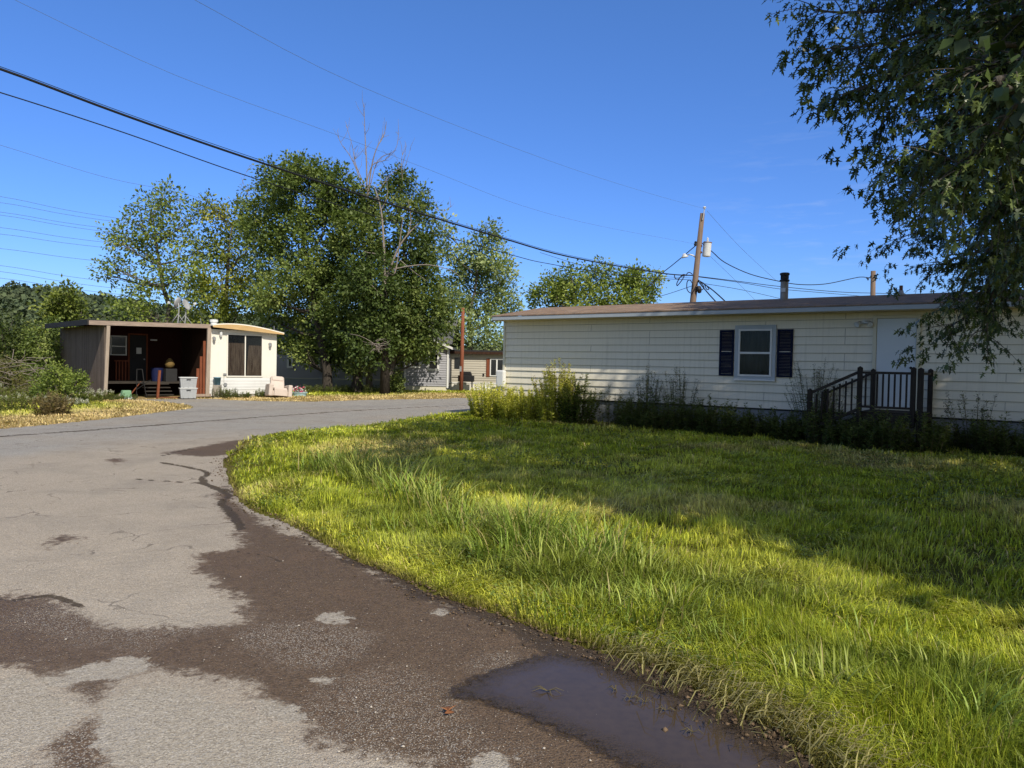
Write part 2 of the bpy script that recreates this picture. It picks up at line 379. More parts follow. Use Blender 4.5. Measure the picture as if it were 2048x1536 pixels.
# materials of the ground
def mat_ground():
    t = NT('ground_soil'); a = t.new('Attribute', _attribute_name='tint'); p_ = t.pos()
    n1 = t.noise(p_, 3.0, 5); n2 = t.noise(p_, 38, 4); n3 = t.noise(p_, .35, 4)
    c = t.mix(t.math('MULTIPLY', n2, .8), a.outputs[0], t.mix(1.0, a.outputs[0], (.35, .35, .32), 'MULTIPLY'))
    c = t.mix(t.math('MULTIPLY', n1, .5), c, t.mix(1.0, a.outputs[0], (.6, .55, .5), 'MULTIPLY'))
    return t.done(t.princ(c, .95, .05, t.bump(n2, .8, .03)))
def mat_road():
    t = NT('worn_asphalt'); a = t.new('Attribute', _attribute_name='field'); b = t.new('Attribute', _attribute_name='field2'); p_ = t.pos()
    sp = t.new('SeparateColor', Color=a.outputs[0]); s2 = t.new('SeparateColor', Color=b.outputs[0])
    n_big = t.noise(p_, .45, 5); n_mid = t.noise(p_, 2.6, 6, .62); n_f = t.noise(p_, 16, 5, .65); n_ff = t.noise(p_, 95, 3, .6)
    vor = t.new('TexVoronoi', Vector=p_, Scale=190.0); vs = vor.outputs['Color']; vsp = t.new('SeparateColor', Color=vs)
    # grey / tan asphalt with aggregate
    grey = t.mix(n_mid, (.33, .318, .298), (.50, .485, .455)); tan = t.mix(n_mid, (.44, .375, .295), (.61, .53, .43))
    base = t.mix(t.ramp(t.math('ADD', sp.outputs[2], t.math('MULTIPLY', t.math('SUBTRACT', n_big, .5), .9)), [(.3, 0.0), (.7, 1.0)]), grey, tan)
    base = t.mix(t.ramp(n_ff, [(.42, 0.0), (.7, .7)]), base, (.24, .215, .18))
    base = t.mix(t.ramp(vsp.outputs[0], [(.82, 0.0), (.9, .55)]), base, (.74, .70, .63))
    base = t.mix(t.ramp(vsp.outputs[1], [(.80, 0.0), (.9, .6)]), base, (.24, .215, .19))
    base = t.mix(t.ramp(t.noise(p_, .9, 6, .7), [(.46, 0.0), (.72, .6)]), base, (.29, .262, .228))
    vc = t.new('TexVoronoi', Vector=t.new('VectorMath', _operation='ADD', i0=p_, i1=t.new('VectorMath', _operation='SCALE', i0=t.new('TexNoise', Vector=p_, Scale=1.7, Detail=4).outputs[1], Scale=.9).outputs[0]).outputs[0], Scale=.75, _feature='DISTANCE_TO_EDGE')
    ckm = t.math('MULTIPLY', t.math('LESS_THAN', vc.outputs[0], .009), t.ramp(n_mid, [(.45, 0.0), (.6, .5)]))
    base = t.mix(ckm, base, (.07, .06, .05))
    # pale gravelly patches
    edge = t.math('ADD', t.math('MULTIPLY', t.math('SUBTRACT', n_mid, .5), .95), t.math('MULTIPLY', t.math('SUBTRACT', n_f, .5), .75))
    edge = t.math('ADD', edge, t.math('MULTIPLY', t.math('SUBTRACT', n_ff, .5), .25))
    wet = t.ramp(t.math('ADD', sp.outputs[0], edge), [(.36, 0.0), (.47, .45), (.53, .9), (.66, 1.0)])
    pale = t.ramp(t.math('ADD', sp.outputs[1], edge), [(.46, 0.0), (.55, 1.0)])
    wcol = t.mix(n_mid, (.145, .098, .062), (.225, .158, .102)); wcol = t.mix(t.ramp(n_f, [(.35, 0.0), (.7, .6)]), wcol, (.105, .073, .047))
    wcol = t.mix(t.ramp(vsp.outputs[2], [(.90, 0.0), (.96, .5)]), wcol, (.28, .24, .2))
    wcol = t.mix(t.ramp(t.noise(p_, 1.1, 3), [(.55, 0.0), (.75, .5)]), wcol, (.24, .155, .095))
    wcol = t.mix(t.ramp(n_ff, [(.35, .6), (.55, 0.0)]), wcol, (.03, .022, .015))
    c = t.mix(wet, base, wcol)
    pcol = t.mix(n_f, (.34, .30, .245), (.60, .545, .455)); pcol = t.mix(t.ramp(n_ff, [(.40, 0.0), (.66, .75)]), pcol, (.22, .19, .15)); pcol = t.mix(t.ramp(vsp.outputs[0], [(.75, 0.0), (.85, .6)]), pcol, (.62, .59, .54))
    c = t.mix(pale, c, pcol)
    # scattered white grit
    gr = t.math('MULTIPLY', t.ramp(vsp.outputs[2], [(.80, 0.0), (.86, 1.0)]), t.ramp(t.math('ADD', s2.outputs[1], t.math('MULTIPLY', t.math('SUBTRACT', n_mid, .5), .9)), [(.45, 0.0), (.8, .75)]))
    c = t.mix(gr, c, (.50, .465, .41))
    crack = t.ramp(t.math('ADD', sp.outputs[0], 0), [(0, 0), (1, 0)])
    ck = t.ramp(t.math('ADD', s2.outputs[0], t.math('MULTIPLY', t.math('SUBTRACT', n_f, .5), .9)), [(.45, 0.0), (.62, .9)])
    c = t.mix(ck, c, t.mix(n_mid, (.035, .028, .018), (.10, .07, .042)))
    mudd = t.ramp(t.math('ADD', s2.outputs[2], edge), [(.4, 0.0), (.6, 1.0)])
    c = t.mix(mudd, c, t.mix(n_f, (.035, .026, .018), (.115, .082, .055)))
    rough = t.mix(wet, (.93, .93, .93), (.62, .62, .62))
    h = t.math('ADD', t.math('MULTIPLY', n_ff, .5), t.math('MULTIPLY', n_f, .5)); h = t.math('ADD', h, t.math('MULTIPLY', vsp.outputs[0], .35))
    return t.done(t.princ(c, rough, .22, t.bump(h, 1.0, .025)))
def mat_puddle():
    t = NT('shallow_water'); a = t.new('Attribute', _attribute_name='field'); p_ = t.pos(); sp = t.new('SeparateColor', Color=a.outputs[0])
    n = t.noise(p_, 2.5, 4); nf = t.noise(p_, 22, 4); n3 = t.noise(p_, 90, 2)
    vor = t.new('TexVoronoi', Vector=p_, Scale=110.0); vsp = t.new('SeparateColor', Color=vor.outputs['Color'])
    bed = t.mix(n, (.056, .041, .027), (.078, .056, .037)); bed = t.mix(t.ramp(nf, [(.4, 0.0), (.7, .3)]), bed, (.030, .022, .016))
    e = t.math('ADD', sp.outputs[0], t.math('ADD', t.math('MULTIPLY', t.math('SUBTRACT', n, .5), .5), t.math('MULTIPLY', t.math('SUBTRACT', nf, .5), .6)))
    deep = t.ramp(e, [(.32, 0.0), (.78, 1.0)])
    mud = t.princ(t.mix(t.ramp(n3, [(.4, 0.0), (.7, .7)]), t.mix(nf, (.040, .029, .021), (.078, .056, .040)), (.016, .012, .009)), .5, .3, t.bump(t.math('ADD', nf, n3), .6, .02))
    wat = t.princ(bed, .02, .5, t.bump(t.noise(p_, 5, 1), .010, .02), IOR=1.33)
    m = t.new('MixShader', Fac=deep); t.t.links.new(mud.outputs[0], m.inputs[1]); t.t.links.new(wat.outputs[0], m.inputs[2])
    rim = t.ramp(e, [(.12, 0.0), (.36, 1.0)]); tr = t.new('BsdfTransparent'); m2 = t.new('MixShader', Fac=rim); t.t.links.new(tr.outputs[0], m2.inputs[1]); t.t.links.new(m.outputs[0], m2.inputs[2]); return t.done(m2)

# ---- zones of the ground cover
SHED_O = np.array([-15.35, 28.0]); SHED_A = math.radians(44)
def dry_amount(x, y):
    """0 = lush green, 1 = straw"""
    n = fbm(x, y, 3.0, 21); left = (x < -9) & (y > 14) & (y < 33)
    d2, _, _ = seg_dist(x, y, E2)
    strip = sstep(3.4, 1.2, d2 + (n - .5) * 2.0)
    far = sstep(27, 29, y) * (1 - (x < -11.2))
    dry = np.where(left, np.maximum(strip, .25 * n), 0)
    dry = np.maximum(dry, far * sstep(4.8, 2.2, d2 + (n - .5) * 2))
    d1, _, _ = seg_dist(x, y, E1)
    near = (y < 27) & (x > -6)
    lawn_dry = sstep(.52, .75, fbm(x, y, 2.1, 33)) * .55 + sstep(4, 9, x) * .25 * n
    dry = np.where(near, lawn_dry, dry)
    return np.clip(dry, 0, 1)

# ---- ground sheet
x, y, F = polar(.6, 70, 1.022, -180, 180, .8)
z = gz(x, y)
d = dry_amount(x, y)[:, None]
green = np.array([.16, .16, .035]); straw = np.array([.42, .32, .16])
tint = green * (1 - d) + straw * d
_, _, F1 = polar(.6, 70, 1.022, -180, 180, .8)
x2, y2, F2 = polar(69.0, 4200, 1.25, -180, 180, 4)
V = np.concatenate([np.stack([x, y, z], 1), np.stack([x2, y2, np.full_like(x2, .03)], 1)])
tint = np.concatenate([tint, np.tile(np.array([[.09, .10, .03]]), (len(x2), 1))])
V = np.concatenate([V, [[0, 0, -.014]]]); tint = np.concatenate([tint, [[.1, .1, .1]]])
ground = np_mesh('ground', V, np.concatenate([F, F2 + len(x)]), mat_ground(), tint=tint, smooth=True); tag(ground, kind='structure')

# ---- road sheet
x, y, F = polar(.9, 64, 1.0125, -84, 84, .36)
x, y, F = clip_to(x, y, F, ROAD)
wetA = pxpoly([(385, 1110), (470, 1095), (484, 1062), (458, 1030), (440, 985), (452, 972), (478, 1012), (560, 1060), (640, 1090), (790, 1160), (920, 1215), (1080, 1262), (1320, 1350), (1520, 1450), (1720, 1600), (1300, 1620), (1000, 1600), (760, 1500), (620, 1480), (590, 1440), (520, 1390), (430, 1352), (250, 1350), (190, 1400), (120, 1340), (0, 1330), (-200, 1330), (-260, 1215), (0, 1190), (90, 1195), (180, 1240), (330, 1258), (445, 1250), (505, 1235), (470, 1195), (420, 1150)], 3)
wetB = pxpoly([(330, 905), (400, 912), (470, 905), (520, 880), (470, 880), (420, 890)], 3)
wetC = pxpoly([(80, 1090), (100, 1092), (150, 1075), (120, 1073)], 3)
wetD = pxpoly([(212, 920), (232, 924), (250, 921), (235, 916)], 3)
wetE = pxpoly([(60, 1560), (100, 1500), (190, 1430), (230, 1480), (240, 1600), (60, 1620)], 3)
pale = [pxpoly(q, 3) for q in ([(205, 1400), (270, 1372), (330, 1370), (420, 1385), (490, 1425), (560, 1455), (600, 1490), (590, 1540), (400, 1560), (240, 1560), (195, 1450)],
                               [(130, 1342), (200, 1322), (300, 1318), (318, 1335), (250, 1352), (160, 1360)], [(85, 1360), (150, 1352), (140, 1366), (95, 1368)],
                               [(-80, 1400), (40, 1365), (165, 1410), (150, 1440), (60, 1500), (-80, 1560)], [(632, 1228), (680, 1220), (706, 1232), (690, 1246), (640, 1240)], [(625, 1360), (650, 1354), (668, 1362), (645, 1370)],
                               [(0, 1355), (30, 1350), (40, 1365), (0, 1375)], [(500, 1400), (560, 1400), (610, 1440), (560, 1450)], [(930, 1520), (990, 1510), (1010, 1545), (940, 1560)], [(875, 1218), (890, 1214), (893, 1222), (880, 1226)])]
gravel_strip = pxpoly([(690, 852), (760, 842), (860, 845), (870, 849), (760, 856)], 3)
def nf(sd, w): return np.clip(.5 + sd / (2 * w), 0, 1)
r = np.hypot(x, y)
wet = np.maximum.reduce([nf(sdf(x, y, q), .25) for q in (wetA, wetD)] + [nf(sdf(x, y, q), .3) for q in (wetB, wetC, wetE)])
pal = np.maximum.reduce([nf(sdf(x, y, q), .16) for q in pale] + [nf(sdf(x, y, gravel_strip), .8)])
tan = sstep(18, 11, y) * sstep(-9.5, -5, x) * .75 + .2 * fbm(x, y, 4, 2) + .22
tan = np.where((y < 5), tan * .8, tan)
cr = np.zeros_like(x)
for L, w in (([(325, 925), (365, 932), (412, 944), (405, 962), (452, 988), (440, 1005), (470, 1030), (482, 1060)], .045), ([(270, 958), (340, 962), (410, 968), (470, 985)], .03), ([(-100, 878), (100, 866), (300, 851), (520, 834), (760, 818), (980, 808)], .11),
             ([(-60, 1197), (40, 1200), (95, 1192), (140, 1200), (170, 1215)], .022), ([(320, 912), (370, 900), (390, 896)], .05), ([(455, 1100), (520, 1110), (560, 1120)], .01)):
    P = smooth_line([G(*q)[:2] for q in L], 5); dd, _, _ = seg_dist(x + .12 * (fbm(x, y, .5, 4) - .5), y + .12 * (fbm(x, y, .5, 6) - .5), P)
    cr = np.maximum(cr, np.clip(1 - dd / (w * 2.2), 0, 1))
d1, _, _ = seg_dist(x, y, E1)
mud = np.clip(1 - d1 / .30, 0, 1) * sstep(13, 10, y) * (.45 + .55 * sstep(8, 4, y)) + .9 * np.clip(1 - d1 / .5, 0, 1) * sstep(4.6, 3.8, y)
grit = np.zeros_like(x)
for q, s_ in (((720, 1450), .28), ((820, 1500), .4), ((640, 1290), .3), ((300, 1230), .5), ((560, 1270), .25), ((150, 1225), .35), ((760, 1390), .3), ((1000, 1330), .18), ((850, 1460), .3), ((100, 1480), .5), ((700, 1540), .3)):
    c_ = G(*q)[:2]; grit = np.maximum(grit, np.exp(-((x - c_[0]) ** 2 + (y - c_[1]) ** 2) / (2 * s_ * s_)))
grit = np.maximum(grit, .28 * sstep(9, 5, y))
road = np_mesh('road', np.stack([x, y, np.full_like(x, .0) - .006 * (vnoise(x, y, .9, 77) + .3 * vnoise(x, y, .2, 78))], 1), F, mat_road(), smooth=True,
               attrs={'field': np.stack([wet, pal, np.clip(tan, 0, 1)], 1), 'field2': np.stack([cr, grit, np.clip(mud, 0, 1)], 1)}); tag(road, kind='structure')

# ---- puddle
pud = pxpoly([(850, 1400), (930, 1352), (1020, 1318), (1100, 1300), (1200, 1316), (1320, 1362), (1440, 1420), (1540, 1478), (1660, 1560), (1800, 1700), (1560, 1760), (1330, 1600), (1180, 1520), (1070, 1460), (960, 1425)], 5)
x, y, F = polar(1.6, 6, 1.011, -25, 45, .35); x, y, F = clip_to(x, y, F, pud)
puddle = np_mesh('puddle', np.stack([x, y, np.full_like(x, .0035)], 1), F, mat_puddle(), smooth=True, attrs={'field': np.stack([np.clip(sdf(x, y, pud) / .30, 0, 1)] * 3, 1)}); tag(puddle, kind='structure')

# ------------------------------------------------------------------ grass
def rays_pts(n, r0, r1, a):
    rr = np.exp(RNG.uniform(math.log(r0), math.log(r1), n)); aa = np.radians(RNG.uniform(*((-a, a) if not isinstance(a, tuple) else a), n)); return rr * np.sin(aa), rr * np.cos(aa), rr
def blades(x, y, z, h, w, yaw, lean, col, curl=.5):
    n = len(x); B = np.stack([x, y, z], 1); D = np.stack([np.cos(yaw), np.sin(yaw), np.zeros(n)], 1); S = np.stack([-np.sin(yaw + RNG.normal(0, .7, n)), np.cos(yaw), np.zeros(n)], 1); S /= np.linalg.norm(S, axis=1)[:, None]
    Z = np.array([0, 0, 1.0]); h_ = h[:, None]; l_ = lean[:, None]; w_ = w[:, None]
    up = np.sqrt(np.clip(1 - np.minimum(l_, .98) ** 2, 0.03, 1))
    mid = B + h_ * .55 * (D * l_ * .6 + Z * np.sqrt(np.clip(1 - (l_ * .6) ** 2, .02, 1)))
    tip = mid + h_ * .5 * (D * np.minimum(l_ * (1 + curl), .99) + Z * np.sqrt(np.clip(1 - np.minimum(l_ * (1 + curl), .99) ** 2, .01, 1)) * np.where(l_ > .8, .15, 1))
    V = np.stack([B - S * w_ * .5, B + S * w_ * .5, mid - S * w_ * .42, mid + S * w_ * .42, tip], 1).reshape(-1, 3)
    k = np.arange(n)[:, None] * 5
    F = np.concatenate([k + np.array([[0, 1, 3]]), k + np.array([[0, 3, 2]]), k + np.array([[2, 3, 4]])], 0)
    sh = np.array([.80, .80, 1, 1, 1.12])[None, :, None]  # roots darkened, tips lightened: shade among the blades put into the colour
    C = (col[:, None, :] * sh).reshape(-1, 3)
    return V, F, C
def in_trailer(x, y):
    ex = np.array([.8, -.6]); ey = np.array([.6, .8]); u = (x + .255) * ex[0] + (y - 22.8) * ex[1]; v = (x + .255) * ey[0] + (y - 22.8) * ey[1]
    return (u > -.05) & (v > -.02) & (v < 4.3)
def in_shed(x, y):
    c, s_ = math.cos(SHED_A), math.sin(SHED_A); u = (x - SHED_O[0]) * c + (y - SHED_O[1]) * s_; v = -(x - SHED_O[0]) * s_ + (y - SHED_O[1]) * c
    return (u > -.05) & (u < 6.9) & (v > -.02) & (v < 12)
PUDL = pud
def grass_batch(n, r0, r1, a, mode):
    x, y, r = rays_pts(n, r0, r1, a)
    s = sdf(x, y, ROAD)
    fray = (vnoise(x, y, .35, 61) - .5) * .28 + (vnoise(x, y, .12, 62) - .5) * .16
    ok = (s < fray * .6 + .02) & ~in_trailer(x, y) & ~in_shed(x, y)
    lawn = inside(x, y, LAWN)
    ok &= lawn if mode == 'lawn' else ~lawn
    bare = fbm(x, y, 1.6, 71)
    if mode == 'lawn': ok &= ~((bare > .64) & (RNG.random(n) < .6)) & ~((fbm(x, y, .7, 72) > .70) & (RNG.random(n) < .6))
    x, y, r, s = x[ok], y[ok], r[ok], s[ok]; n = len(x)
    d = dry_amount(x, y); f1 = fbm(x, y, 1.1, 41); f2 = fbm(x, y, .35, 42); f3 = fbm(x, y, 5, 43)
    # lush ditch along the bend of the road, tall wet grass
    dist = -s
    ditch = sstep(0.15, .7, dist) * sstep(2.6, 1.1, dist) * sstep(12.5, 9, y) * sstep(2.6, 3.4, y + .3 * x) * (x < 3)
    if mode == 'lawn':
        tuft = sstep(.45, .75, vnoise(x, y, .23, 48)); h = (.030 + .04 * f2 + .035 * f1 + .05 * tuft) * (.6 + .7 * RNG.random(n)) + ditch * (.01 + .09 * f1 * RNG.random(n))
        h += sstep(9, 5, r) * .02 * RNG.random(n) + sstep(.62, .8, f1) * .07 * RNG.random(n)
        h *= sstep(-.05, .3, dist) * .6 + .4
    else:
        h = (.035 + .05 * f2) * (.7 + .6 * RNG.random(n)) + (1 - d) * .10 * RNG.random(n)
    w = np.clip(r * .00115, .0028, .04) * (.7 + .6 * RNG.random(n))
    yaw = RNG.uniform(0, 2 * math.pi, n); lean = np.clip(np.abs(RNG.normal(.50, .28, n)) + .40 * sstep(.42, .66, fbm(x, y, .40, 47)), 0, .95)
    wind = fbm(x, y, .8, 55) * 6.28 * 1.5; yaw = np.where(RNG.random(n) < .6, wind + RNG.normal(0, .5, n), yaw)
    g = np.array([.57, .60, .055]); g2 = np.array([.27, .345, .042]); g3 = np.array([.80, .78, .15]); st = np.array([.66, .52, .27]); br = np.array([.16, .12, .055])
    k = RNG.random(n)[:, None]
    col = g * (1 - k) + g2 * k
    yel = sstep(.42, .68, f3 * .5 + f1 * .5)[:, None]
    col = col * (1 - yel * .6) + g3 * yel * .6
    col = np.where((f1 < .40)[:, None] & (k > .25), col * .7 + g2 * .3, col)
    dd = np.clip(d[:, None] + (RNG.random(n)[:, None] - .5) * .5 * (d[:, None] > .08), 0, 1); dd = np.where(RNG.random(n)[:, None] < .05, .85, dd)
    col = col * (1 - dd) + st * dd
    if mode == 'lawn':
        deep = (ditch * sstep(.35, .6, f1))[:, None] * .7; col = col * (1 - deep) + np.array([.085, .15, .022]) * deep
        # flattened, mud-stained grass by the puddle
        flat = .75 * sstep(.38, .05, dist + .25 * (f2 - .5)) * sstep(4.4, 4.0, y) * (x > .3)
        lean = np.maximum(lean, flat * (.72 + .26 * RNG.random(n))); yaw = np.where(flat > .4, -.75 + RNG.normal(0, .9, n), yaw); h = h * (1 + flat * .5)
        fb = (flat * (.2 + .5 * RNG.random(n)))[:, None]; col = col * (1 - fb) + np.array([.26, .23, .09]) * fb
        edge = sstep(.16, .02, dist)[:, None] * .7; col = col * (1 - edge) + br * edge
    col = col * (.55 + .9 * RNG.random(n)[:, None])
    return x, y, gz(x, y), h, w, yaw, lean, col
parts = [grass_batch(760000, 2.4, 34, 41, 'lawn'), grass_batch(150000, 2.4, 24, (41, 68), 'lawn')]
V, F, C = blades(*[np.concatenate(q) for q in zip(*parts)])
tag(np_mesh('lawn_grass', V, F, M['grass'], tint=C), kind='stuff')
V, F, C = blades(*grass_batch(520000, 13, 60, (-52, 40), 'dry'))
tag(np_mesh('dry_grass', V, F, M['grass'], tint=C), kind='stuff')

# tall arching grass in the wet ditch
def arching(cx, cy, rad, n, hh, ww, tintv, droop=1.0):
    a = RNG.uniform(0, 2 * math.pi, n); rr = rad * np.sqrt(RNG.random(n)); x = cx + rr * np.cos(a); y = cy + rr * np.sin(a); z = gz(x, y)
    yaw = a + RNG.normal(0, .6, n); h = hh * (.55 + .6 * RNG.random(n)); w = ww * (.7 + .6 * RNG.random(n)); bend = droop * (.5 + .9 * RNG.random(n))
    D = np.stack([np.cos(yaw), np.sin(yaw), 0 * yaw], 1); S = np.stack([-np.sin(yaw), np.cos(yaw), 0 * yaw], 1); rows = []
    th0 = .06 + .25 * RNG.random(n); p_ = np.stack([x, y, z], 1); K = 5
    for i in range(K + 1):
        wi = w * (1 - (i / K) ** 2.2) * .5 + .0004
        rows += [p_ - S * wi[:, None], p_ + S * wi[:, None]]
        th = th0 + bend * (i / K) ** 1.3 * 1.5
        p_ = p_ + (D * np.sin(th)[:, None] + np.array([0, 0, 1.]) * np.cos(th)[:, None]) * (h / K)[:, None]
    V = np.stack(rows, 1).reshape(-1, 3); k = np.arange(n)[:, None] * (2 * (K + 1)); F = np.concatenate([k + np.array([[2 * i, 2 * i + 1, 2 * i + 3, 2 * i + 2]]) for i in range(K)])
    c = np.array(tintv) * (.6 + .8 * RNG.random(n))[:, None]; c = np.where(RNG.random(n)[:, None] < .12, np.array([.42, .36, .14]), c)
    C = np.repeat(c, 2 * (K + 1), 0) * np.tile(np.repeat(np.linspace(.6, 1.15, K + 1), 2), n)[:, None]
    return V, F, C
acc = []
spots = [(1060, 1110, .28, 170, .52), (1030, 1085, .25, 140, .50), (1100, 1095, .25, 120, .48), (1180, 1130, .28, 130, .45), (1010, 1130, .28, 120, .36), (1225, 1150, .3, 90, .4), (1130, 1170, .35, 110, .34),
         (720, 960, .5, 150, .40), (690, 950, .45, 110, .36), (770, 985, .45, 130, .38), (820, 1010, .4, 120, .36), (870, 1030, .35, 110, .36), (640, 950, .4, 70, .28), (930, 1060, .35, 110, .36), (970, 1080, .3, 100, .38), (900, 1085, .35, 90, .28),
         (800, 1080, .35, 60, .24), (1280, 1180, .4, 90, .30), (1350, 1250, .25, 80, .26), (1320, 1240, .3, 70, .28), (1250, 1245, .3, 90, .24), (1480, 1330, .3, 60, .22), (1640, 1400, .25, 60, .22), (1960, 1490, .12, 40, .3), (1900, 1400, .3, 50, .22), (1560, 1250, .4, 50, .2), (1440, 1200, .4, 50, .22), (1750, 1330, .4, 50, .2), (1150, 1230, .3, 70, .22), (1060, 1220, .2, 50, .2)]
for px, py, rad, n, hh in spots:
    c_ = G(px, py); acc.append(arching(c_[0], c_[1], rad, n, hh * (1.0 if py > 1040 else 1.25), .009 if py > 1040 else .014, (.26, .36, .06) if RNG.random() < .6 else (.36, .42, .09)))
n0 = 0; Vs, Fs, Cs = [], [], []
for V, F, C in acc: Vs.append(V); Fs.append(F + n0); Cs.append(C); n0 += len(V)
tag(np_mesh('tall_grass', np.concatenate(Vs), np.concatenate(Fs), M['grass'], tint=np.concatenate(Cs), smooth=True), kind='stuff')
# flattened wet grass lying over the edge of the puddle
n = 750; tt = RNG.random(n); Lp = smooth_line([G(*q)[:2] for q in [(1240, 1318), (1330, 1362), (1440, 1412), (1540, 1462), (1640, 1515), (1760, 1600)]], 12); ii = (tt * (len(Lp) - 2)).astype(int)
bx = Lp[ii, 0] + RNG.normal(.04, .11, n); by = Lp[ii, 1] + RNG.normal(.04, .11, n)
kk = RNG.random(n)[:, None]; colr = np.array([.55, .50, .20]) * kk + np.array([.20, .17, .07]) * (1 - kk)
V, F, C = blades(bx, by, .008 + .035 * RNG.random(n), .08 + .12 * RNG.random(n), np.full(n, .0062) * (.7 + .6 * RNG.random(n)), np.full(n, -.95) + RNG.normal(0, .9, n), np.clip(.93 + RNG.normal(0, .05, n), .7, .99), colr)
tag(np_mesh('flattened_grass', V, F, M['grass'], tint=C), kind='stuff')

# clover and broad-leaved weeds among the grass
def inlawn(n, r0, r1):
    x, y, r = rays_pts(n, r0, r1, 41); s_ = sdf(x, y, ROAD); ok = (s_ < -.12) & inside(x, y, LAWN) & (~in_trailer(x, y)) & (fbm(x, y, 1.3, 88) > .54); return x[ok], y[ok], r[ok]
CLOVER = inlawn(60000, 3.5, 26)
# ------------------------------------------------------------------ grit and little stones on the road
def mat_stone():
    t = NT('road_stone'); a = t.new('Attribute', _attribute_name='tint'); return t.done(t.princ(a.outputs[0], .9, .1))
def stones(P, S, cols):
    base = np.array([(1, 0, 0), (-1, 0, 0), (0, 1, 0), (0, -1, 0), (0, 0, 1), (0, 0, -1)], float); fc = np.array([(0, 2, 4), (2, 1, 4), (1, 3, 4), (3, 0, 4), (2, 0, 5), (1, 2, 5), (3, 1, 5), (0, 3, 5)])
    n = len(P); J = base[None] * (.6 + .8 * RNG.random((n, 6, 1))) * np.array([1, 1, .55]); a = RNG.uniform(0, 6.28, n); ca, sa = np.cos(a)[:, None], np.sin(a)[:, None]
    X = J[..., 0] * ca - J[..., 1] * sa; Y = J[..., 0] * sa + J[..., 1] * ca; V = np.stack([X, Y, J[..., 2]], -1) * S[:, None, None] + P[:, None]
    return V.reshape(-1, 3), (np.arange(n)[:, None, None] * 6 + fc).reshape(-1, 3), np.repeat(cols, 6, 0)
pp = []
for q, s_, n in (((720, 1450), .24, 700), ((820, 1500), .32, 1200), ((640, 1290), .3, 350), ((300, 1230), .6, 700), ((560, 1270), .25, 400), ((60, 1230), .35, 700), ((760, 1390), .4, 500), ((1050, 1330), .35, 260), ((400, 1420), .6, 400), ((1150, 1430), .4, 160), ((700, 1150), .6, 350), ((950, 1300), .5, 420), ((1050, 1270), .3, 300), ((1230, 1310), .15, 160)):
    c_ = G(*q)[:2]; pp.append(c_ + RNG.normal(0, s_, (n, 2)))
xx, yy, rr = rays_pts(5200, 2.6, 14, 40); pp.append(np.stack([xx, yy], 1))
pp = np.concatenate(pp); ok = (sdf(pp[:, 0], pp[:, 1], ROAD) > .05) & ((sdf(pp[:, 0], pp[:, 1], pud) < .04) | (RNG.random(len(pp)) < .12)); pp = pp[ok]; n = len(pp)
sz = .0014 + .0026 * RNG.random(n) ** 3 + .006 * (RNG.random(n) < .010); kc = RNG.random(n)[:, None]
cc = np.array([.55, .51, .45]) * kc + np.array([.20, .16, .13]) * (1 - kc)
V, F, C = stones(np.concatenate([pp, np.full((n, 1), .002)], 1), sz, cc)
tag(np_mesh('gravel', V, F, mat_stone(), tint=C), kind='stuff')
# clods of mud along the grass edge
ii = RNG.integers(0, len(E1) - 1, 9000); tt = RNG.random(9000)[:, None]; q = E1[ii] * (1 - tt) + E1[ii + 1] * tt + RNG.normal(0, .11, (9000, 2)); q = q[(q[:, 1] > 2.4) & (q[:, 1] < 13) & (RNG.random(9000) < .42)]; n = len(q)
V, F, C = stones(np.concatenate([q, np.full((n, 1), .004)], 1), .004 + .014 * RNG.random(n) ** 2.5, np.array([.12, .085, .055]) * (.5 + RNG.random(n)[:, None]))
tag(np_mesh('dirt', V, F, bpy.data.materials['road_stone'], tint=C), kind='stuff')

# ------------------------------------------------------------------ leaves and trees
def unit(a): return a / (np.linalg.norm(a, axis=-1, keepdims=True) + 1e-9)
MAPLE = np.array([(0, .03), (.33, -.04), (.20, .14), (.10, .24), (.30, .36), (.58, .46), (.30, .48), (.10, .44), (.18, .66), (0, 1.02), (-.18, .66), (-.10, .44), (-.30, .48), (-.58, .46), (-.30, .36), (-.10, .24), (-.20, .14), (-.33, -.04)], float)
def leaves(P, D, N, L, W, col, shape='diamond'):
    D = unit(D); S = unit(np.cross(D, N)); N = np.cross(S, D); n = len(P); L = L[:, None]; W = W[:, None]
    if shape == 'diamond':
        V = np.stack([P, P + D * L * .45 + S * W * .5 + N * L * .06, P + D * L, P + D * L * .45 - S * W * .5 + N * L * .06], 1); k = 4
        F = np.arange(n)[:, None] * 4 + np.array([[0, 1, 2, 3]])
    else:
        k = len(MAPLE) + 1; pts = []
        for i, (u, v) in enumerate(MAPLE): pts.append(P + D * L * v + S * W * u + N * L * (.10 * abs(u) - .12 * v * v))
        pts.append(P + D * L * .36)
        V = np.stack(pts, 1); m = len(MAPLE)
        F = np.concatenate([np.arange(n)[:, None] * k + np.array([[i, (i + 1) % m, m]]) for i in range(m)])
    return V.reshape(-1, 3), F, np.repeat(col, k, 0)
def bez(a, b, c, n=7):
    t = np.linspace(0, 1, n)[:, None]; return (1 - t) ** 2 * a + 2 * t * (1 - t) * b + t * t * c
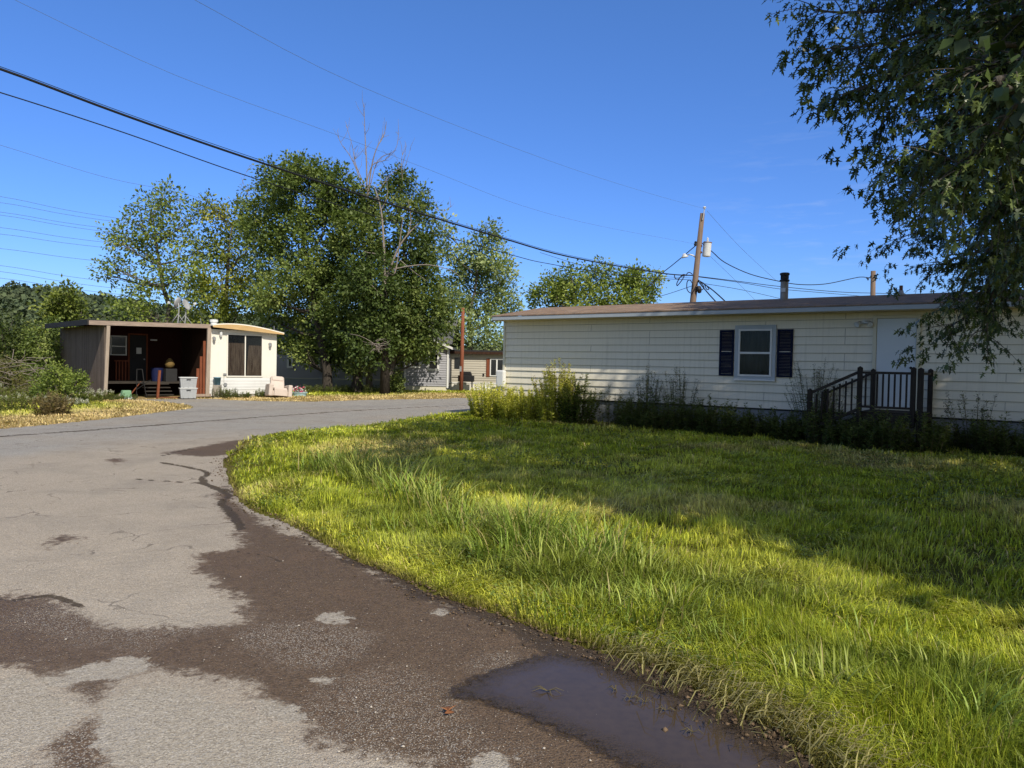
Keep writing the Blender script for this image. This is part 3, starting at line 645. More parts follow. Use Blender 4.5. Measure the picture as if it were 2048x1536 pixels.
def tree(name, label, cat, base, clumps, trunk_r, leaf_len, dens, cols, seed, group=None, bark='bark', forks=((0, .0),), twig=.55, lpt=22, up=.35, leafmat='leaf', shape='diamond', limb_f=.028, fork_h=.3, shell=.45, sub=5):
    """clumps: list of (centre xyz, radius). trunk climbs from base towards the crown and limbs run out to every clump"""
    rg = np.random.default_rng(seed); base = np.array(base, float); root = empty(name, label, cat, base, 0, group)
    C = np.array([c for c, r in clumps]); Rr = np.array([r for c, r in clumps]); cen = C.mean(0); top = C[:, 2].max()
    zf = base[2] + (C[:, 2].min() - base[2]) * .6 + (top - base[2]) * fork_h * .5
    mb = MB()
    axis = [base - base, np.array([0, 0, .25]), (np.array([base[0] * .75 + cen[0] * .25, base[1] * .75 + cen[1] * .25, zf]) - base)]
    tipz = np.array([cen[0], cen[1], cen[2] * .35 + top * .65]) - base; trunk_pts = [axis[0], axis[1]] + list(bez(axis[1], axis[2], tipz, 9)[1:])
    m = len(trunk_pts); jit = rg.normal(0, trunk_r * .35, (m, 3)); jit[:2] = 0; jit[:, 2] *= .3
    trunk_pts = [p + j for p, j in zip(trunk_pts, jit)]
    trunk_rad = [trunk_r * 1.35, trunk_r] + [trunk_r * (1 - .88 * (i + 1) / (m - 2)) for i in range(m - 2)]
    mb.tube(trunk_pts, trunk_rad, 9); tp = np.array(trunk_pts)
    LP, LD, LN, LC, LT = [], [], [], [], []
    lm = MB()
    for ci, (c, r) in enumerate(zip(C, Rr)):
        cl = c - base
        # limb out of the trunk, from a point below the clump
        cand = [i for i in range(2, m) if tp[i][2] < cl[2] - .25 * np.linalg.norm(cl[:2] - tp[i][:2])] or [2]
        s_ = tp[cand[-1]]; midp = (s_ * .45 + cl * .55) + np.array([0, 0, -.12 * np.linalg.norm(cl - s_)]) + rg.normal(0, .05 * r, 3)
        lb = bez(s_, midp, cl, 7); lb[1:-1] += rg.normal(0, .03 * r + .02, (5, 3)); r0 = min(trunk_rad[cand[-1]] * .75, limb_f * np.linalg.norm(cl - s_) + .02)
        lm.tube(lb, np.linspace(r0, .018, 7), 6, False)
        nt = max(4, int(dens * r * r * 3.3)); d = unit(rg.normal(0, 1, (nt, 3))); rad = r * (shell + (1.08 - shell) * rg.random(nt) ** .6) * (1 + .22 * (rg.random(nt) - .5))
        d[:, 2] = np.where(d[:, 2] < -.4, d[:, 2] * .6, d[:, 2]); d = unit(d)
        tpos = cl + d * rad[:, None]
        hol = cl + unit(rg.normal(0, 1, (7, 3))) * r * rg.uniform(.45, 1.05, (7, 1)); hr = r * rg.uniform(.25, .46, 7); kp = np.all(np.linalg.norm(tpos[:, None] - hol[None], axis=2) > hr[None], axis=1); kp[:3] = True; tpos = tpos[kp]; d = d[kp]; nt = len(tpos)
        tdir = unit(d + np.array([0, 0, up]) + rg.normal(0, .35, (nt, 3)))
        for q in range(min(nt, sub)):
            j = rg.integers(0, nt); b0 = lb[rg.integers(3, 7)]; b1 = tpos[j] + tdir[j] * twig * .5
            lm.tube(bez(b0, (b0 + b1) / 2 + rg.normal(0, .12 * r, 3), b1, 5), np.linspace(.022, .006, 5), 4, False)
        tint_c = rg.random(nt) * .45 + rg.random() * .55
        nl = int(lpt * 1.45); t = rg.random((nt, nl)); sp = rg.normal(0, 1, (nt, nl, 3))
        P = tpos[:, None] + tdir[:, None] * (twig * (t - .35))[..., None] + sp * (twig * .22)
        LD.append(unit(tdir[:, None] * .6 + sp * .7 + np.array([0, 0, -.25])).reshape(-1, 3)); LN.append((rg.normal(0, .75, (nt, nl, 3)) + np.array([0, 0, 1.0]) + d[:, None] * .35).reshape(-1, 3)); LP.append(P.reshape(-1, 3)); LT.append((tint_c[:, None] * .65 + .35 * rg.random((nt, nl))).ravel())
    P, D, N, T = map(np.concatenate, (LP, LD, LN, LT)); n = len(P)
    c0, c1, c2 = [np.array(c) for c in cols]; T = T[:, None]; col = np.where(T < .5, c0 + (c1 - c0) * T * 2, c1 + (c2 - c1) * (T - .5) * 2) * (.85 + .55 * rg.random((n, 1)))
    L = leaf_len * .8 * (.6 + .8 * rg.random(n)); V, F, Cc = leaves(P, D, N, L, L * .62, col, shape)
    keep = None
    mb.build('trunk', M[bark], root, smooth=True); lm.build('limbs', M[bark], root, smooth=True)
    np_mesh('crown', V, F, M[leafmat], root, tint=Cc)
    return root
def pxc(lst, Y, dy=1.2, seed=0):
    rg = np.random.default_rng(seed); out = []
    for px, py, pr in lst:
        YY = Y + rg.uniform(-dy, dy); out.append((at(px, py, YY), pr * YY / FPX))
    return out
gb = lambda px, Y: np.array([at(px, 780, Y)[0], Y, .02])
G_L = ((.085, .125, .028), (.17, .225, .045), (.33, .36, .085)); G_D = ((.036, .060, .017), (.088, .130, .032), (.27, .31, .095)); G_M = ((.060, .095, .026), (.135, .185, .045), (.32, .36, .11)); G_Y = ((.095, .13, .025), (.20, .235, .036), (.42, .38, .07)); G_G = ((.11, .15, .06), (.22, .28, .11), (.40, .45, .21))
tree('deciduous_tree', 'airy light green tree with spreading bare limbs behind the porch and satellite dishes', 'tree', gb(352, 44), pxc([(252, 468, 34), (300, 420, 34), (345, 400, 28), (388, 436, 32), (222, 530, 26), (205, 540, 20), (290, 490, 40), (340, 465, 40), (305, 560, 42), (360, 535, 42), (255, 592, 34), (312, 625, 42), (380, 600, 36), (395, 500, 34), (275, 440, 22), (325, 395, 16), (232, 478, 16), (240, 630, 30)], 44, 1.6, 1), .26, .24, 11, G_L, 21, bark='bark', twig=.75, lpt=13, shell=.3, sub=9)
tree('deciduous_tree', 'yellowing green tree between the airy pale tree and the big trees', 'tree', gb(447, 46), pxc([(430, 428, 24), (420, 410, 13), (478, 436, 32), (505, 480, 36), (448, 500, 42), (492, 545, 42), (440, 572, 38), (420, 625, 42), (482, 612, 42), (530, 600, 28), (516, 440, 22), (400, 560, 26)], 46, 1.6, 2), .26, .24, 15, G_Y, 22, twig=.7, lpt=17, shell=.3, sub=6)
tree('deciduous_tree', 'tallest broad green tree left of the dead branches', 'tree', gb(655, 37.6), pxc([(560, 362, 36), (600, 345, 28), (540, 402, 42), (618, 385, 48), (672, 372, 34), (525, 460, 40), (582, 462, 50), (648, 460, 52), (542, 530, 40), (602, 540, 50), (562, 600, 38), (622, 615, 48), (548, 640, 24), (655, 560, 50), (592, 668, 36), (640, 690, 38), (612, 705, 22), (588, 332, 16), (572, 690, 16), (640, 352, 26), (530, 590, 30)], 39, 1.7, 3), .27, .21, 23, G_M, 23, bark='bark_dark', twig=.6, lpt=20, shell=.3, sub=6)
tree('deciduous_tree', 'dense dark green tree in the middle with a low sweeping crown', 'tree', gb(712, 37.5), pxc([(700, 420, 40), (722, 482, 52), (690, 540, 54), (742, 560, 54), (702, 622, 60), (762, 632, 54), (682, 680, 44), (742, 690, 46), (802, 650, 46), (822, 690, 32), (665, 722, 20), (722, 728, 24), (850, 640, 34), (840, 690, 28), (735, 410, 30)], 37.4, 1.6, 4), .28, .21, 29, G_D, 24, bark='bark_dark', twig=.55, lpt=21, shell=.35, sub=6)
tree('deciduous_tree', 'dark leafy tree right of the dead branches, over the gable end', 'tree', gb(770, 38.0), pxc([(792, 372, 30), (822, 398, 32), (842, 422, 24), (782, 430, 32), (826, 470, 40), (812, 542, 46), (848, 562, 44), (860, 622, 46), (842, 680, 36), (868, 655, 30), (802, 708, 26), (782, 600, 44), (770, 520, 34), (842, 500, 28), (790, 352, 14), (845, 712, 14)], 38.6, 1.2, 5), .25, .21, 23, G_D, 25, bark='bark', twig=.55, lpt=20, shell=.35, sub=7)
tree('deciduous_tree', 'feathery grey green tree behind the red wooden post', 'tree', gb(930, 48.5), pxc([(962, 490, 30), (985, 470, 16), (902, 500, 30), (990, 530, 36), (932, 560, 44), (1002, 590, 32), (960, 622, 42), (902, 602, 36), (1012, 560, 22), (920, 662, 34), (972, 672, 32), (1016, 620, 20), (885, 460, 18), (950, 530, 36), (890, 660, 30), (1000, 690, 24)], 48.5, 1.8, 6), .26, .26, 13, G_G, 26, twig=.85, lpt=17, up=.9, shell=.2, sub=8)
tree('deciduous_tree', 'round bushy treetop showing above the roof ridge, left one of the two', 'tree', gb(1160, 56), pxc([(1100, 590, 32), (1075, 600, 18), (1150, 575, 36), (1202, 555, 26), (1206, 536, 15), (1130, 607, 30), (1180, 600, 38), (1105, 570, 16), (1130, 560, 20)], 56, 2, 7), .3, .27, 13, G_L, 27, twig=.8, lpt=18, shell=.3)
tree('deciduous_tree', 'treetop above the roof ridge touching the pole wires, right one of the two', 'tree', gb(1265, 54), pxc([(1262, 580, 36), (1300, 562, 18), (1240, 600, 36), (1316, 585, 9), (1285, 600, 26), (1250, 552, 18), (1318, 556, 8), (1275, 556, 16)], 54, 1.6, 8), .28, .27, 13, G_L, 28, twig=.75, lpt=18, shell=.3)
tree('young_tree', 'small pale green young tree rising left of the grey shed roof', 'tree', gb(122, 35), pxc([(118, 600, 22), (142, 590, 14), (98, 625, 20), (150, 622, 18), (125, 645, 28), (100, 685, 32), (140, 690, 30), (112, 740, 32), (82, 660, 16), (162, 640, 10), (128, 610, 20)], 35, .8, 9), .1, .21, 30, ((.08, .115, .022), (.15, .19, .038), (.24, .26, .06)), 29, twig=.5, lpt=16, shell=.3)
# dead snag: bare grey stems above the dark crowns
rootd = empty('dead_tree', 'bare dead grey tree sticking out above the leafy crowns', 'tree', gb(738, 38.6)); md = MB(); mt = MB(); rg = np.random.default_rng(5); bd = gb(738, 38.6)
def stem(px, Y, r0, r1, mb_, n=None):
    P = np.array([at(a, b, Y + .1 * math.sin(a)) for a, b in px]) - bd; P = smooth_line3(P); mb_.tube(P, np.linspace(r0, r1, len(P)), 5, False); return P
def smooth_line3(P, k=4):
    out = []
    for i in range(len(P) - 1):
        p0 = P[max(i - 1, 0)]; p1 = P[i]; p2 = P[i + 1]; p3 = P[min(i + 2, len(P) - 1)]
        for j in range(k):
            t = j / k; out.append(.5 * ((2 * p1) + (-p0 + p2) * t + (2 * p0 - 5 * p1 + 4 * p2 - p3) * t * t + (-p0 + 3 * p1 - 3 * p2 + p3) * t ** 3))
    out.append(P[-1]); return np.array(out)
mt.tube([(0, 0, 0), (.03, .05, 3), tuple(at(737, 430, 38.6) - bd)], [.2, .15, .07], 8)
stems = [([(735, 430), (733, 330), (730, 270), (728, 205)], .05, .008), ([(735, 400), (742, 340), (752, 300), (768, 268), (773, 243)], .045, .009), ([(730, 400), (715, 345), (700, 312), (684, 290), (676, 272)], .035, .007), ([(732, 370), (745, 330), (770, 320), (792, 300)], .03, .007), ([(733, 380), (712, 330), (704, 290), (692, 250)], .03, .006), ([(737, 390), (755, 322), (790, 300), (797, 262)], .026, .005), ([(740, 420), (760, 380), (780, 350), (805, 330), (812, 290)], .03, .006),
         ([(805, 360), (803, 320), (812, 285)], .02, .005), ([(806, 345), (815, 318), (821, 298)], .016, .004), ([(738, 440), (720, 400), (700, 360), (690, 330)], .026, .005), ([(480, 380), (490, 350), (500, 330)], .01, .004), ([(500, 395), (488, 370), (478, 340)], .012, .004), ([(870, 440), (885, 425), (905, 412)], .02, .005), ([(850, 455), (872, 418), (868, 395)], .018, .005)]
for L, a, b in stems:
    P = stem(L, 38.6, a, b, md)
    for k in range(9 if a > .02 else 2):
        i = rg.integers(len(P) // 4, len(P) - 1); d = unit(P[min(i + 1, len(P) - 1)] - P[i - 1]); s = unit(rg.normal(0, 1, 3) * np.array([1, .5, .4]) + d * 1.4 + np.array([0, 0, .5])); l = rg.uniform(.3, .95)
        mid_ = P[i] + s * l * .5 + rg.normal(0, .04, 3); md.tube([P[i], mid_, P[i] + s * l + rg.normal(0, .07, 3)], [.012, .009, .004], 4, False)
mt.build('trunk', M['bark_dead'], rootd, smooth=True); md.build('branches', M['bark_dead'], rootd, smooth=True)
# pale bare limbs showing in front of the dark right-hand crown
rb = empty('bare_trunk', 'pale leafless forked trunk showing in front of the dark crown', 'tree', gb(770, 36.4)); bd = gb(770, 36.4); mb1 = MB(); mb2 = MB()
mb1.tube([(0, 0, 0), tuple(at(770, 640, 36.5) - bd), tuple(at(770, 570, 36.5) - bd)], [.26, .13, .10], 8)
for L, a, b in [([(770, 572), (768, 500), (762, 420), (748, 372)], .08, .02), ([(772, 560), (795, 500), (815, 470), (836, 448)], .07, .018), ([(775, 545), (790, 545), (800, 480), (806, 430)], .055, .012), ([(768, 520), (752, 508), (735, 505), (718, 498)], .035, .008), ([(780, 540), (820, 532), (860, 530), (905, 542), (925, 560)], .04, .008), ([(815, 470), (822, 440), (816, 400)], .03, .008), ([(800, 520), (830, 545), (855, 562)], .02, .006), ([(762, 420), (775, 390), (772, 350)], .022, .006), ([(770, 600), (745, 572), (725, 560), (712, 552)], .025, .006)]:
    stem(L, 36.0, a, b, mb2)
for k in range(26):
    a = rg.uniform(0, 6.28); s0 = np.array([752, 690]) + rg.normal(0, 4, 2); e0 = s0 + np.array([math.cos(a) * 30, abs(math.sin(a)) * 22 - 10]) * rg.uniform(.5, 1.1); md_ = (s0 + e0) / 2 + rg.normal(0, 4, 2); stem([tuple(s0), tuple(md_), tuple(e0)], 34.9, .014, .004, mb2)
stem([(700, 668), (720, 672), (740, 682), (754, 692)], 34.9, .01, .016, mb2)
mb1.build('trunk', M['bark_dark'], rb, smooth=True); mb2.build('branches', M['bark_dead'], rb, smooth=True)

x, y, r = CLOVER; n = len(x); P = np.stack([x, y, gz(x, y) + .03 + .06 * RNG.random(n)], 1); a = RNG.uniform(0, 6.28, n); L_ = np.clip(.012 + r * .0022, .018, .06) * RNG.uniform(.7, 1.5, n); k_ = RNG.random(n)[:, None]
V, F, C = leaves(P, np.stack([np.cos(a), np.sin(a), RNG.uniform(-.1, .5, n)], 1), np.stack([RNG.normal(0, .35, n), RNG.normal(0, .35, n), np.ones(n)], 1), L_, L_ * .75, (np.array([.10, .16, .03]) * k_ + np.array([.24, .29, .06]) * (1 - k_)))
tag(np_mesh('clover', V, F, M['grass'], tint=C), kind='stuff')
# ---- bushes: same builder, no visible trunk to speak of
def bush(name, label, base, px, Y, dy, leaf, dens, cols, seed, group=None, twig=.3, lpt=16, trunk=.03, **k):
    return tree(name, label, 'shrub', base, pxc(px, Y, dy, seed), trunk, leaf, dens, cols, seed, group, twig=twig, lpt=lpt, limb_f=.012, **k)
G_S = ((.025, .045, .012), (.06, .085, .02), (.12, .145, .04))
bush('shrub', 'dark olive shrub at the left edge below the hill', gb(20, 33), [(15, 660, 34), (45, 690, 36), (0, 710, 40), (40, 740, 36), (-30, 690, 40)], 33, 1, .16, 34, G_S, 41, twig=.4)
bush('shrub', 'mid green shrub growing just left of the grey board wall', gb(92, 33), [(75, 690, 28), (105, 705, 26), (85, 740, 30), (112, 735, 24), (60, 760, 26), (100, 662, 18), (118, 690, 12)], 32.5, .8, .15, 44, G_M, 42, twig=.35)
bush('shrub', 'bright leafy bush with arching twigs in front of the grey board wall', np.array([-14.6, 24.3, .02]), [(120, 770, 30), (150, 768, 22), (95, 785, 24), (140, 790, 22), (165, 758, 10), (112, 748, 18), (85, 770, 18)], 24.3, .5, .10, 95, G_L, 43, twig=.22, lpt=14)
bush('shrub', 'small dark shrub beside the foot of the right-hand dark trunk', gb(788, 38.3), [(788, 752, 14), (792, 768, 13), (780, 770, 12), (800, 776, 8)], 38.2, .3, .14, 60, G_D, 44, twig=.3)
bush('shrub', 'tangled brush at the left edge below the dark shrub', gb(10, 28), [(-20, 735, 26), (20, 742, 22), (0, 765, 24), (40, 770, 20), (-50, 760, 30)], 28, .6, .11, 60, ((.06, .07, .02), (.12, .125, .04), (.24, .21, .09)), 45, twig=.3)
# fallen bare brush
fb = empty('brush_pile', 'tangle of bare grey twigs lying at the left edge', 'brush', G(30, 800)); m_ = MB(); o_ = G(30, 800)
for k in range(60):
    a = np.array([rg.uniform(-40, 110), rg.uniform(715, 790)]); e = a + np.array([rg.uniform(-60, 60), rg.uniform(-25, 15)]); Yk = 25.5 + rg.uniform(-.8, .8); p = [at(a[0], a[1], Yk) - o_, at(*((a + e) / 2 + rg.normal(0, 5, 2)), Yk) - o_, at(e[0], e[1], Yk + rg.normal(0, .3)) - o_]; m_.tube(p, [.012, .009, .004], 4, False)
m_.build('twigs', M['bark_dead'], fb, smooth=True)

# ---- weeds: stems with narrow leaves (goldenrod-like clumps)
def weed(name, label, base, rad, h, nstem, leaf, cols, seed, group=None, top=None, lps=26, cat='weed clump', spread=.25, w=.3, bare=0.0, dome=.35):
    rg = np.random.default_rng(seed); root = empty(name, label, cat, (base[0], base[1], 0), 0, group); sm = MB(); P, D, N, Lf, T = [], [], [], [], []
    for i in range(nstem):
        a = rg.uniform(0, 6.28); rr = rad * math.sqrt(rg.random()); b = np.array([rr * math.cos(a), rr * math.sin(a), .0]); hh = h * (1 - dome * (rr / rad) ** 2) * rg.uniform(.72, 1.08); out = np.array([math.cos(a), math.sin(a), 0]) * rr / rad * spread * hh + rg.normal(0, .05 * hh, 3) * np.array([1, 1, 0])
        tp = b + np.array([0, 0, hh]) + out; m = b + (tp - b) * .5 + np.array([0, 0, hh * .05]) - out * .15; cv = bez(b, m, tp, 6); sm.tube(cv, [.006, .0055, .005, .0045, .0035, .002], 3, False)
        t = np.clip(rg.random(lps) ** .8, bare, 1); ix = t * 5; i0 = np.clip(ix.astype(int), 0, 4); p = cv[i0] + (cv[i0 + 1] - cv[i0]) * (ix - i0)[:, None]; an = rg.uniform(0, 6.28, lps)
        P.append(p); D.append(np.stack([np.cos(an), np.sin(an), rg.uniform(-.2, .9, lps)], 1)); N.append(np.stack([rg.normal(0, .5, lps), rg.normal(0, .5, lps), np.ones(lps)], 1)); Lf.append(leaf * (1.1 - .55 * t) * rg.uniform(.7, 1.3, lps)); T.append(t * .5 + .5 * rg.random(lps) * (.6 + .4 * rg.random()))
        if top is not None:
            nt = 26; tt = rg.uniform(.78, 1.02, nt)[:, None]; P.append(cv[4] + (cv[5] - cv[4]) * (tt - .75) * 4 + rg.normal(0, .025, (nt, 3))); D.append(rg.normal(0, 1, (nt, 3)) + np.array([0, 0, .8])); N.append(rg.normal(0, 1, (nt, 3))); Lf.append(np.full(nt, leaf * .35)); T.append(np.full(nt, 2.0))
    P, D, N, Lf, T = map(np.concatenate, (P, D, N, Lf, T)); T = T[:, None]; c0, c1, c2 = [np.array(c) for c in cols]
    col = np.where(T < .5, c0 + (c1 - c0) * np.clip(T, 0, .5) * 2, c1 + (c2 - c1) * np.clip(T - .5, 0, .5) * 2)
    if top is not None: col = np.where(T > 1.5, np.array(top), col)
    col = col * (.65 + .7 * rg.random((len(col), 1))); V, F, C = leaves(P, D, N, Lf, Lf * w, col)
    sm.build('stems', M['stem'], root); np_mesh('leaves', V, F, M['weed'], root, tint=C); return root

# ---- the big silver maple on the right
def maple():
    rg = np.random.default_rng(77); base = np.array([10.2, 7.2, .05]); root = empty('maple_tree', 'large maple on the right whose drooping branches hang over the lawn and trailer', 'tree', base)
    tr, lm = MB(), MB()
    tr.tube([(0, 0, -.1), (0, .02, .4), (-.1, .1, 2.2), (-.25, .2, 3.6), (-.2, .5, 6), (0, .6, 9), (.1, .5, 12.5)], [.55, .42, .34, .32, .24, .15, .05], 12)
    PV = {'m': [[], [], [], [], []], 'd': [[], [], [], [], []]}
    def spray(p, d, length, n, size, kind, droop=.5, tint=.5):
        """a leafy twig: axis from p along d, drooping, with leaves hanging off it"""
        ax = [p]; dd = unit(d); K = 6
        for i in range(K): dd = unit(dd + np.array([0, 0, -droop / K])); ax.append(ax[-1] + dd * length / K)
        ax = np.array(ax); t = rg.random(n) ** .8 * K; i0 = np.clip(t.astype(int), 0, K - 1); q = ax[i0] + (ax[i0 + 1] - ax[i0]) * (t - i0)[:, None]; dl = unit(ax[i0 + 1] - ax[i0])
        side = rg.normal(0, 1, (n, 3)) * np.array([1, 1, .7]); D = unit(dl * .7 + side * .75 + np.array([0, 0, -.55])); pet = size * rg.uniform(.4, 1.1, n)[:, None]
        b = PV[kind]; b[0].append(q + D * pet); b[1].append(unit(D + np.array([0, 0, -.35]))); b[2].append(rg.normal(0, .8, (n, 3)) + np.array([0, 0, .75])); b[3].append(size * rg.uniform(.65, 1.25, n)); b[4].append(np.clip(tint + rg.normal(0, .22, n), 0, 1))
        return ax
    # a) visible hanging part: sprays grouped along limbs; limbs given by where they stand (metres)
    def limb(pts, r0, nsub, n, size, length, kind='m', spreadv=.55, tint=.4, droop=.7):
        P = smooth_line3(np.array(pts, float), 6); lm.tube(P - base, np.linspace(r0, .007, len(P)), 6, False); m = len(P)
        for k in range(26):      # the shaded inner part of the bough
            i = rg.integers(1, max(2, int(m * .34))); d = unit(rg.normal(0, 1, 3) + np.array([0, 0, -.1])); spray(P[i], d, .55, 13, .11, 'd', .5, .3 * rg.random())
        for k in range(nsub):
            i = rg.integers(int(m * .25), m); ax0 = P[i]; d = unit(P[min(i + 1, m - 1)] - P[i - 1]); d = unit(d * .8 + rg.normal(0, spreadv, 3) + np.array([0, 0, -.1]))
            l = length * rg.uniform(.55, 1.15); ax = spray(ax0, d, l, n, size, kind, droop, np.clip(tint + rg.normal(0, .15), 0, 1))
            lm.tube(ax - base, np.linspace(.006, .002, len(ax)), 3, False)
    A = lambda px, py, Y: tuple(at(px, py, Y))
    S0 = (9.9, 7.5, 4.6); S1 = (10.0, 7.7, 6.5); S2 = (9.8, 7.3, 3.4)
    Ls = [  # upper left tips
        [S1, A(1982, -60, 7.2), A(1822, 10, 6.8), A(1702, 25, 6.8), A(1632, 20, 6.9)],
        [S1, A(2002, 20, 6.8), A(1852, 60, 6.5), A(1742, 90, 6.5), A(1662, 100, 6.6)],
        [S1, A(1982, 60, 6.2), A(1872, 110, 6.2), A(1782, 150, 6.3), A(1722, 180, 6.4)],
        [S1, A(2022, 70, 7.6), A(1902, 150, 7.4), A(1812, 200, 7.2), A(1762, 250, 7.2)],
        [S0, A(2082, 90, 5.4), A(2002, 150, 5.2), A(1922, 230, 5.2), A(1852, 290, 5.3)],
        [S0, A(2122, 150, 4.8), A(2042, 200, 4.7), A(1972, 290, 4.8), A(1922, 350, 4.9)],
        [S0, A(2082, 200, 6.4), A(1982, 280, 6.2), A(1892, 320, 6.2), A(1822, 330, 6.3)],
        [S0, A(2082, 240, 7.4), A(1982, 330, 7.4), A(1892, 370, 7.6), A(1812, 385, 7.7)],
        [S0, A(2102, 300, 8.4), A(1992, 380, 8.4), A(1892, 440, 8.6), A(1827, 468, 8.8)],
        [S0, A(2082, 330, 9.0), A(2002, 430, 9.0), A(1922, 480, 9.2), A(1852, 470, 9.4)],
        [S0, A(2102, 420, 8.0), A(2022, 480, 8.0), A(1982, 498, 8.2), A(1902, 518, 8.4)],
        [S2, A(2112, 440, 9.4), A(2052, 498, 9.6), A(1952, 538, 9.8), A(1872, 523, 10)],
        [S2, A(2102, 480, 8.8), A(2042, 538, 8.8), A(1962, 578, 8.8), A(1902, 598, 8.9)],
        [S2, A(2092, 498, 9.4), A(2012, 558, 9.3), A(1952, 618, 9.3), A(1892, 658, 9.3)],
        [S2, A(2092, 478, 9.0), A(2012, 538, 8.8), A(1982, 598, 8.8), A(1972, 678, 8.8)],
        [S2, A(2152, 498, 9.2), A(2092, 518, 9.2), A(2042, 533, 9.3), A(2007, 538, 9.4)],
        [S1, A(2172, -40, 5.5), A(2062, 20, 5.4), A(1962, 50, 5.5), A(1882, 70, 5.6)],
        [S1, A(2172, 60, 5.0), A(2082, 110, 4.8), A(2012, 120, 4.9), A(1952, 140, 5.0)],
        [S1, A(2142, 0, 8.0), A(2012, 40, 8.2), A(1912, 20, 8.3), A(1802, 0, 8.4)],
        [S0, A(2152, 230, 5.8), A(2082, 300, 5.8), A(2032, 380, 6.0), A(1992, 420, 6.0)],
        [S0, A(2162, 350, 6.8), A(2092, 420, 6.8), A(2042, 480, 7.0), A(2042, 518, 7.2)],
        [S0, A(2162, 140, 7.0), A(2072, 190, 7.2), A(1982, 210, 7.3), A(1902, 250, 7.4)],
        [S1, A(2142, -20, 6.2), A(2022, -20, 6.4), A(1922, -30, 6.4), A(1822, -40, 6.5)]]
    for i, L in enumerate(Ls):
        near = L[2]; dist = math.hypot(near[0], near[1]); sz = .098 if dist < 7.5 else .092
        limb(L, .028, 39, 18, sz * .74, .50, 'm', .6, .35 + .25 * rg.random(), .5)
    for px, py, Y in [(1918, 700, 8.8), (1928, 712, 8.8), (1845, 682, 9.3), (1895, 655, 9.1), (1825, 690, 9.3), (1600, 30, 6.9), (1630, 108, 6.6), (1700, 190, 6.4), (1745, 290, 7.2), (1790, 335, 6.3), (1760, 385, 7.7), (1740, 497, 8.8), (1800, 547, 10), (1850, 640, 9)]:
        for k in range(2): spray(at(px, py - 22, Y) + rg.normal(0, .07, 3), unit(np.array([-.4, 0, -.5]) + rg.normal(0, .3, 3)), .28, 12, .085, 'm', .6, .45)
    # hanging bare string of twigs
    lm.tube([np.array(A(1868, 640, 8.7)) - base, np.array(A(1895, 655, 8.7)) - base, np.array(A(1908, 680, 8.7)) - base, np.array(A(1920, 700, 8.7)) - base], .004, 4, False)
    lm.tube([np.array(A(1975, 330, 6.6)) - base, np.array(A(1982, 420, 6.6)) - base, np.array(A(1984, 500, 6.6)) - base], .005, 4, False)
    # b) the rest of the crown: above and to the right of the picture, throws the shade over the lawn
    cl = [((4.6, 6.6, 10.2), 2.0), ((6.2, 6.6, 11.2), 2.4), ((8.2, 6.4, 12.6), 2.4), ((6.6, 7.2, 11.8), 1.9), ((9.6, 4.4, 9.4), 2.1), ((10.6, 6.6, 11.4), 3.0), ((11.6, 9.0, 11.0), 2.8), ((13.0, 6.4, 9.4), 2.6), ((12.6, 9.6, 7.0), 2.4), ((14.8, 8.0, 8.0), 2.5), ((9.4, 9.6, 9.2), 2.2), ((8.4, 5.4, 6.8), 1.7), 
          ((12.0, 12.6, 9.8), 2.2), ((15.5, 11.5, 9.6), 2.6), ((17.5, 9.0, 8.6), 2.4), ((14.6, 11.0, 6.2), 2.0), ((11.4, 11.6, 11.6), 1.7), ((12.6, 11.2, 12.2), 2.6), ((13.4, 13.0, 10.2), 2.6), ((15.4, 13.4, 7.6), 2.4), ((17.5, 12.5, 8.5), 2.6)]
    shade = [(790, 935, .8), (870, 915, .9), (960, 945, .9), (1050, 905, .8), (1090, 955, 1.0), (1190, 925, 1.0), (1230, 985, .9), (1340, 905, .9), (1380, 965, 1.2), (1400, 1015, .7), (1540, 1010, 1.0), (1600, 1050, .7), (1690, 1045, .9), (1760, 1095, .7), (1850, 1100, .9), (1930, 1150, .7), (1990, 1130, .9), (2060, 1180, .8), (1690, 960, .9), (1880, 1020, .9), (2030, 1040, 1.2), (1540, 930, .9)]
    for px, py, r in shade:      # boughs high over the lawn, above the top of the picture
        g = G(px, py); h = 7.0 if g[1] < 11.5 else 8.6; cl.append(((g[0] + .548 * h, g[1] - .936 * h, h), r))
    for c, r in cl:
        c = np.array(c); st = np.array([10.0, 7.6, max(3.8, c[2] - 3.2)]); mid_ = (st + c) / 2 + np.array([0, 0, .3]); P = bez(st, mid_, c, 7); lm.tube(P - base, np.linspace(.10, .02, 7), 6, False)
        for k in range(int(115 * r * r) if r < 1.45 else int(66 * r * r)):
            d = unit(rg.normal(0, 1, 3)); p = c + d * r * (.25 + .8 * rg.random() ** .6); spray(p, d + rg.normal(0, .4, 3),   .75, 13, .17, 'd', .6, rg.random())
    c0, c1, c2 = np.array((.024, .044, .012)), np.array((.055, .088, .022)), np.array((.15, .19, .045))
    Vs, Fs, Cs, o = [], [], [], 0
    P, D, N, L, T = map(np.concatenate, PV['m']); P = P - base; T = T[:, None]; col = np.where(T < .5, c0 + (c1 - c0) * T * 2, c1 + (c2 - c1) * (T - .5) * 2); V, F, C = leaves(P, D, N, L, L * rg.uniform(.72, 1.1, len(L)), col, 'maple')
    np_mesh('crown', V, F, M['leaf_maple'], root, tint=C)
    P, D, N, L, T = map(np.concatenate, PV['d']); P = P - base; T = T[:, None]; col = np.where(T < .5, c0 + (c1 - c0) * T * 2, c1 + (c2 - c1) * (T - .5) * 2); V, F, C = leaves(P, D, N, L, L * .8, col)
    np_mesh('upper_crown', V, F, M['leaf_maple'], root, tint=C)
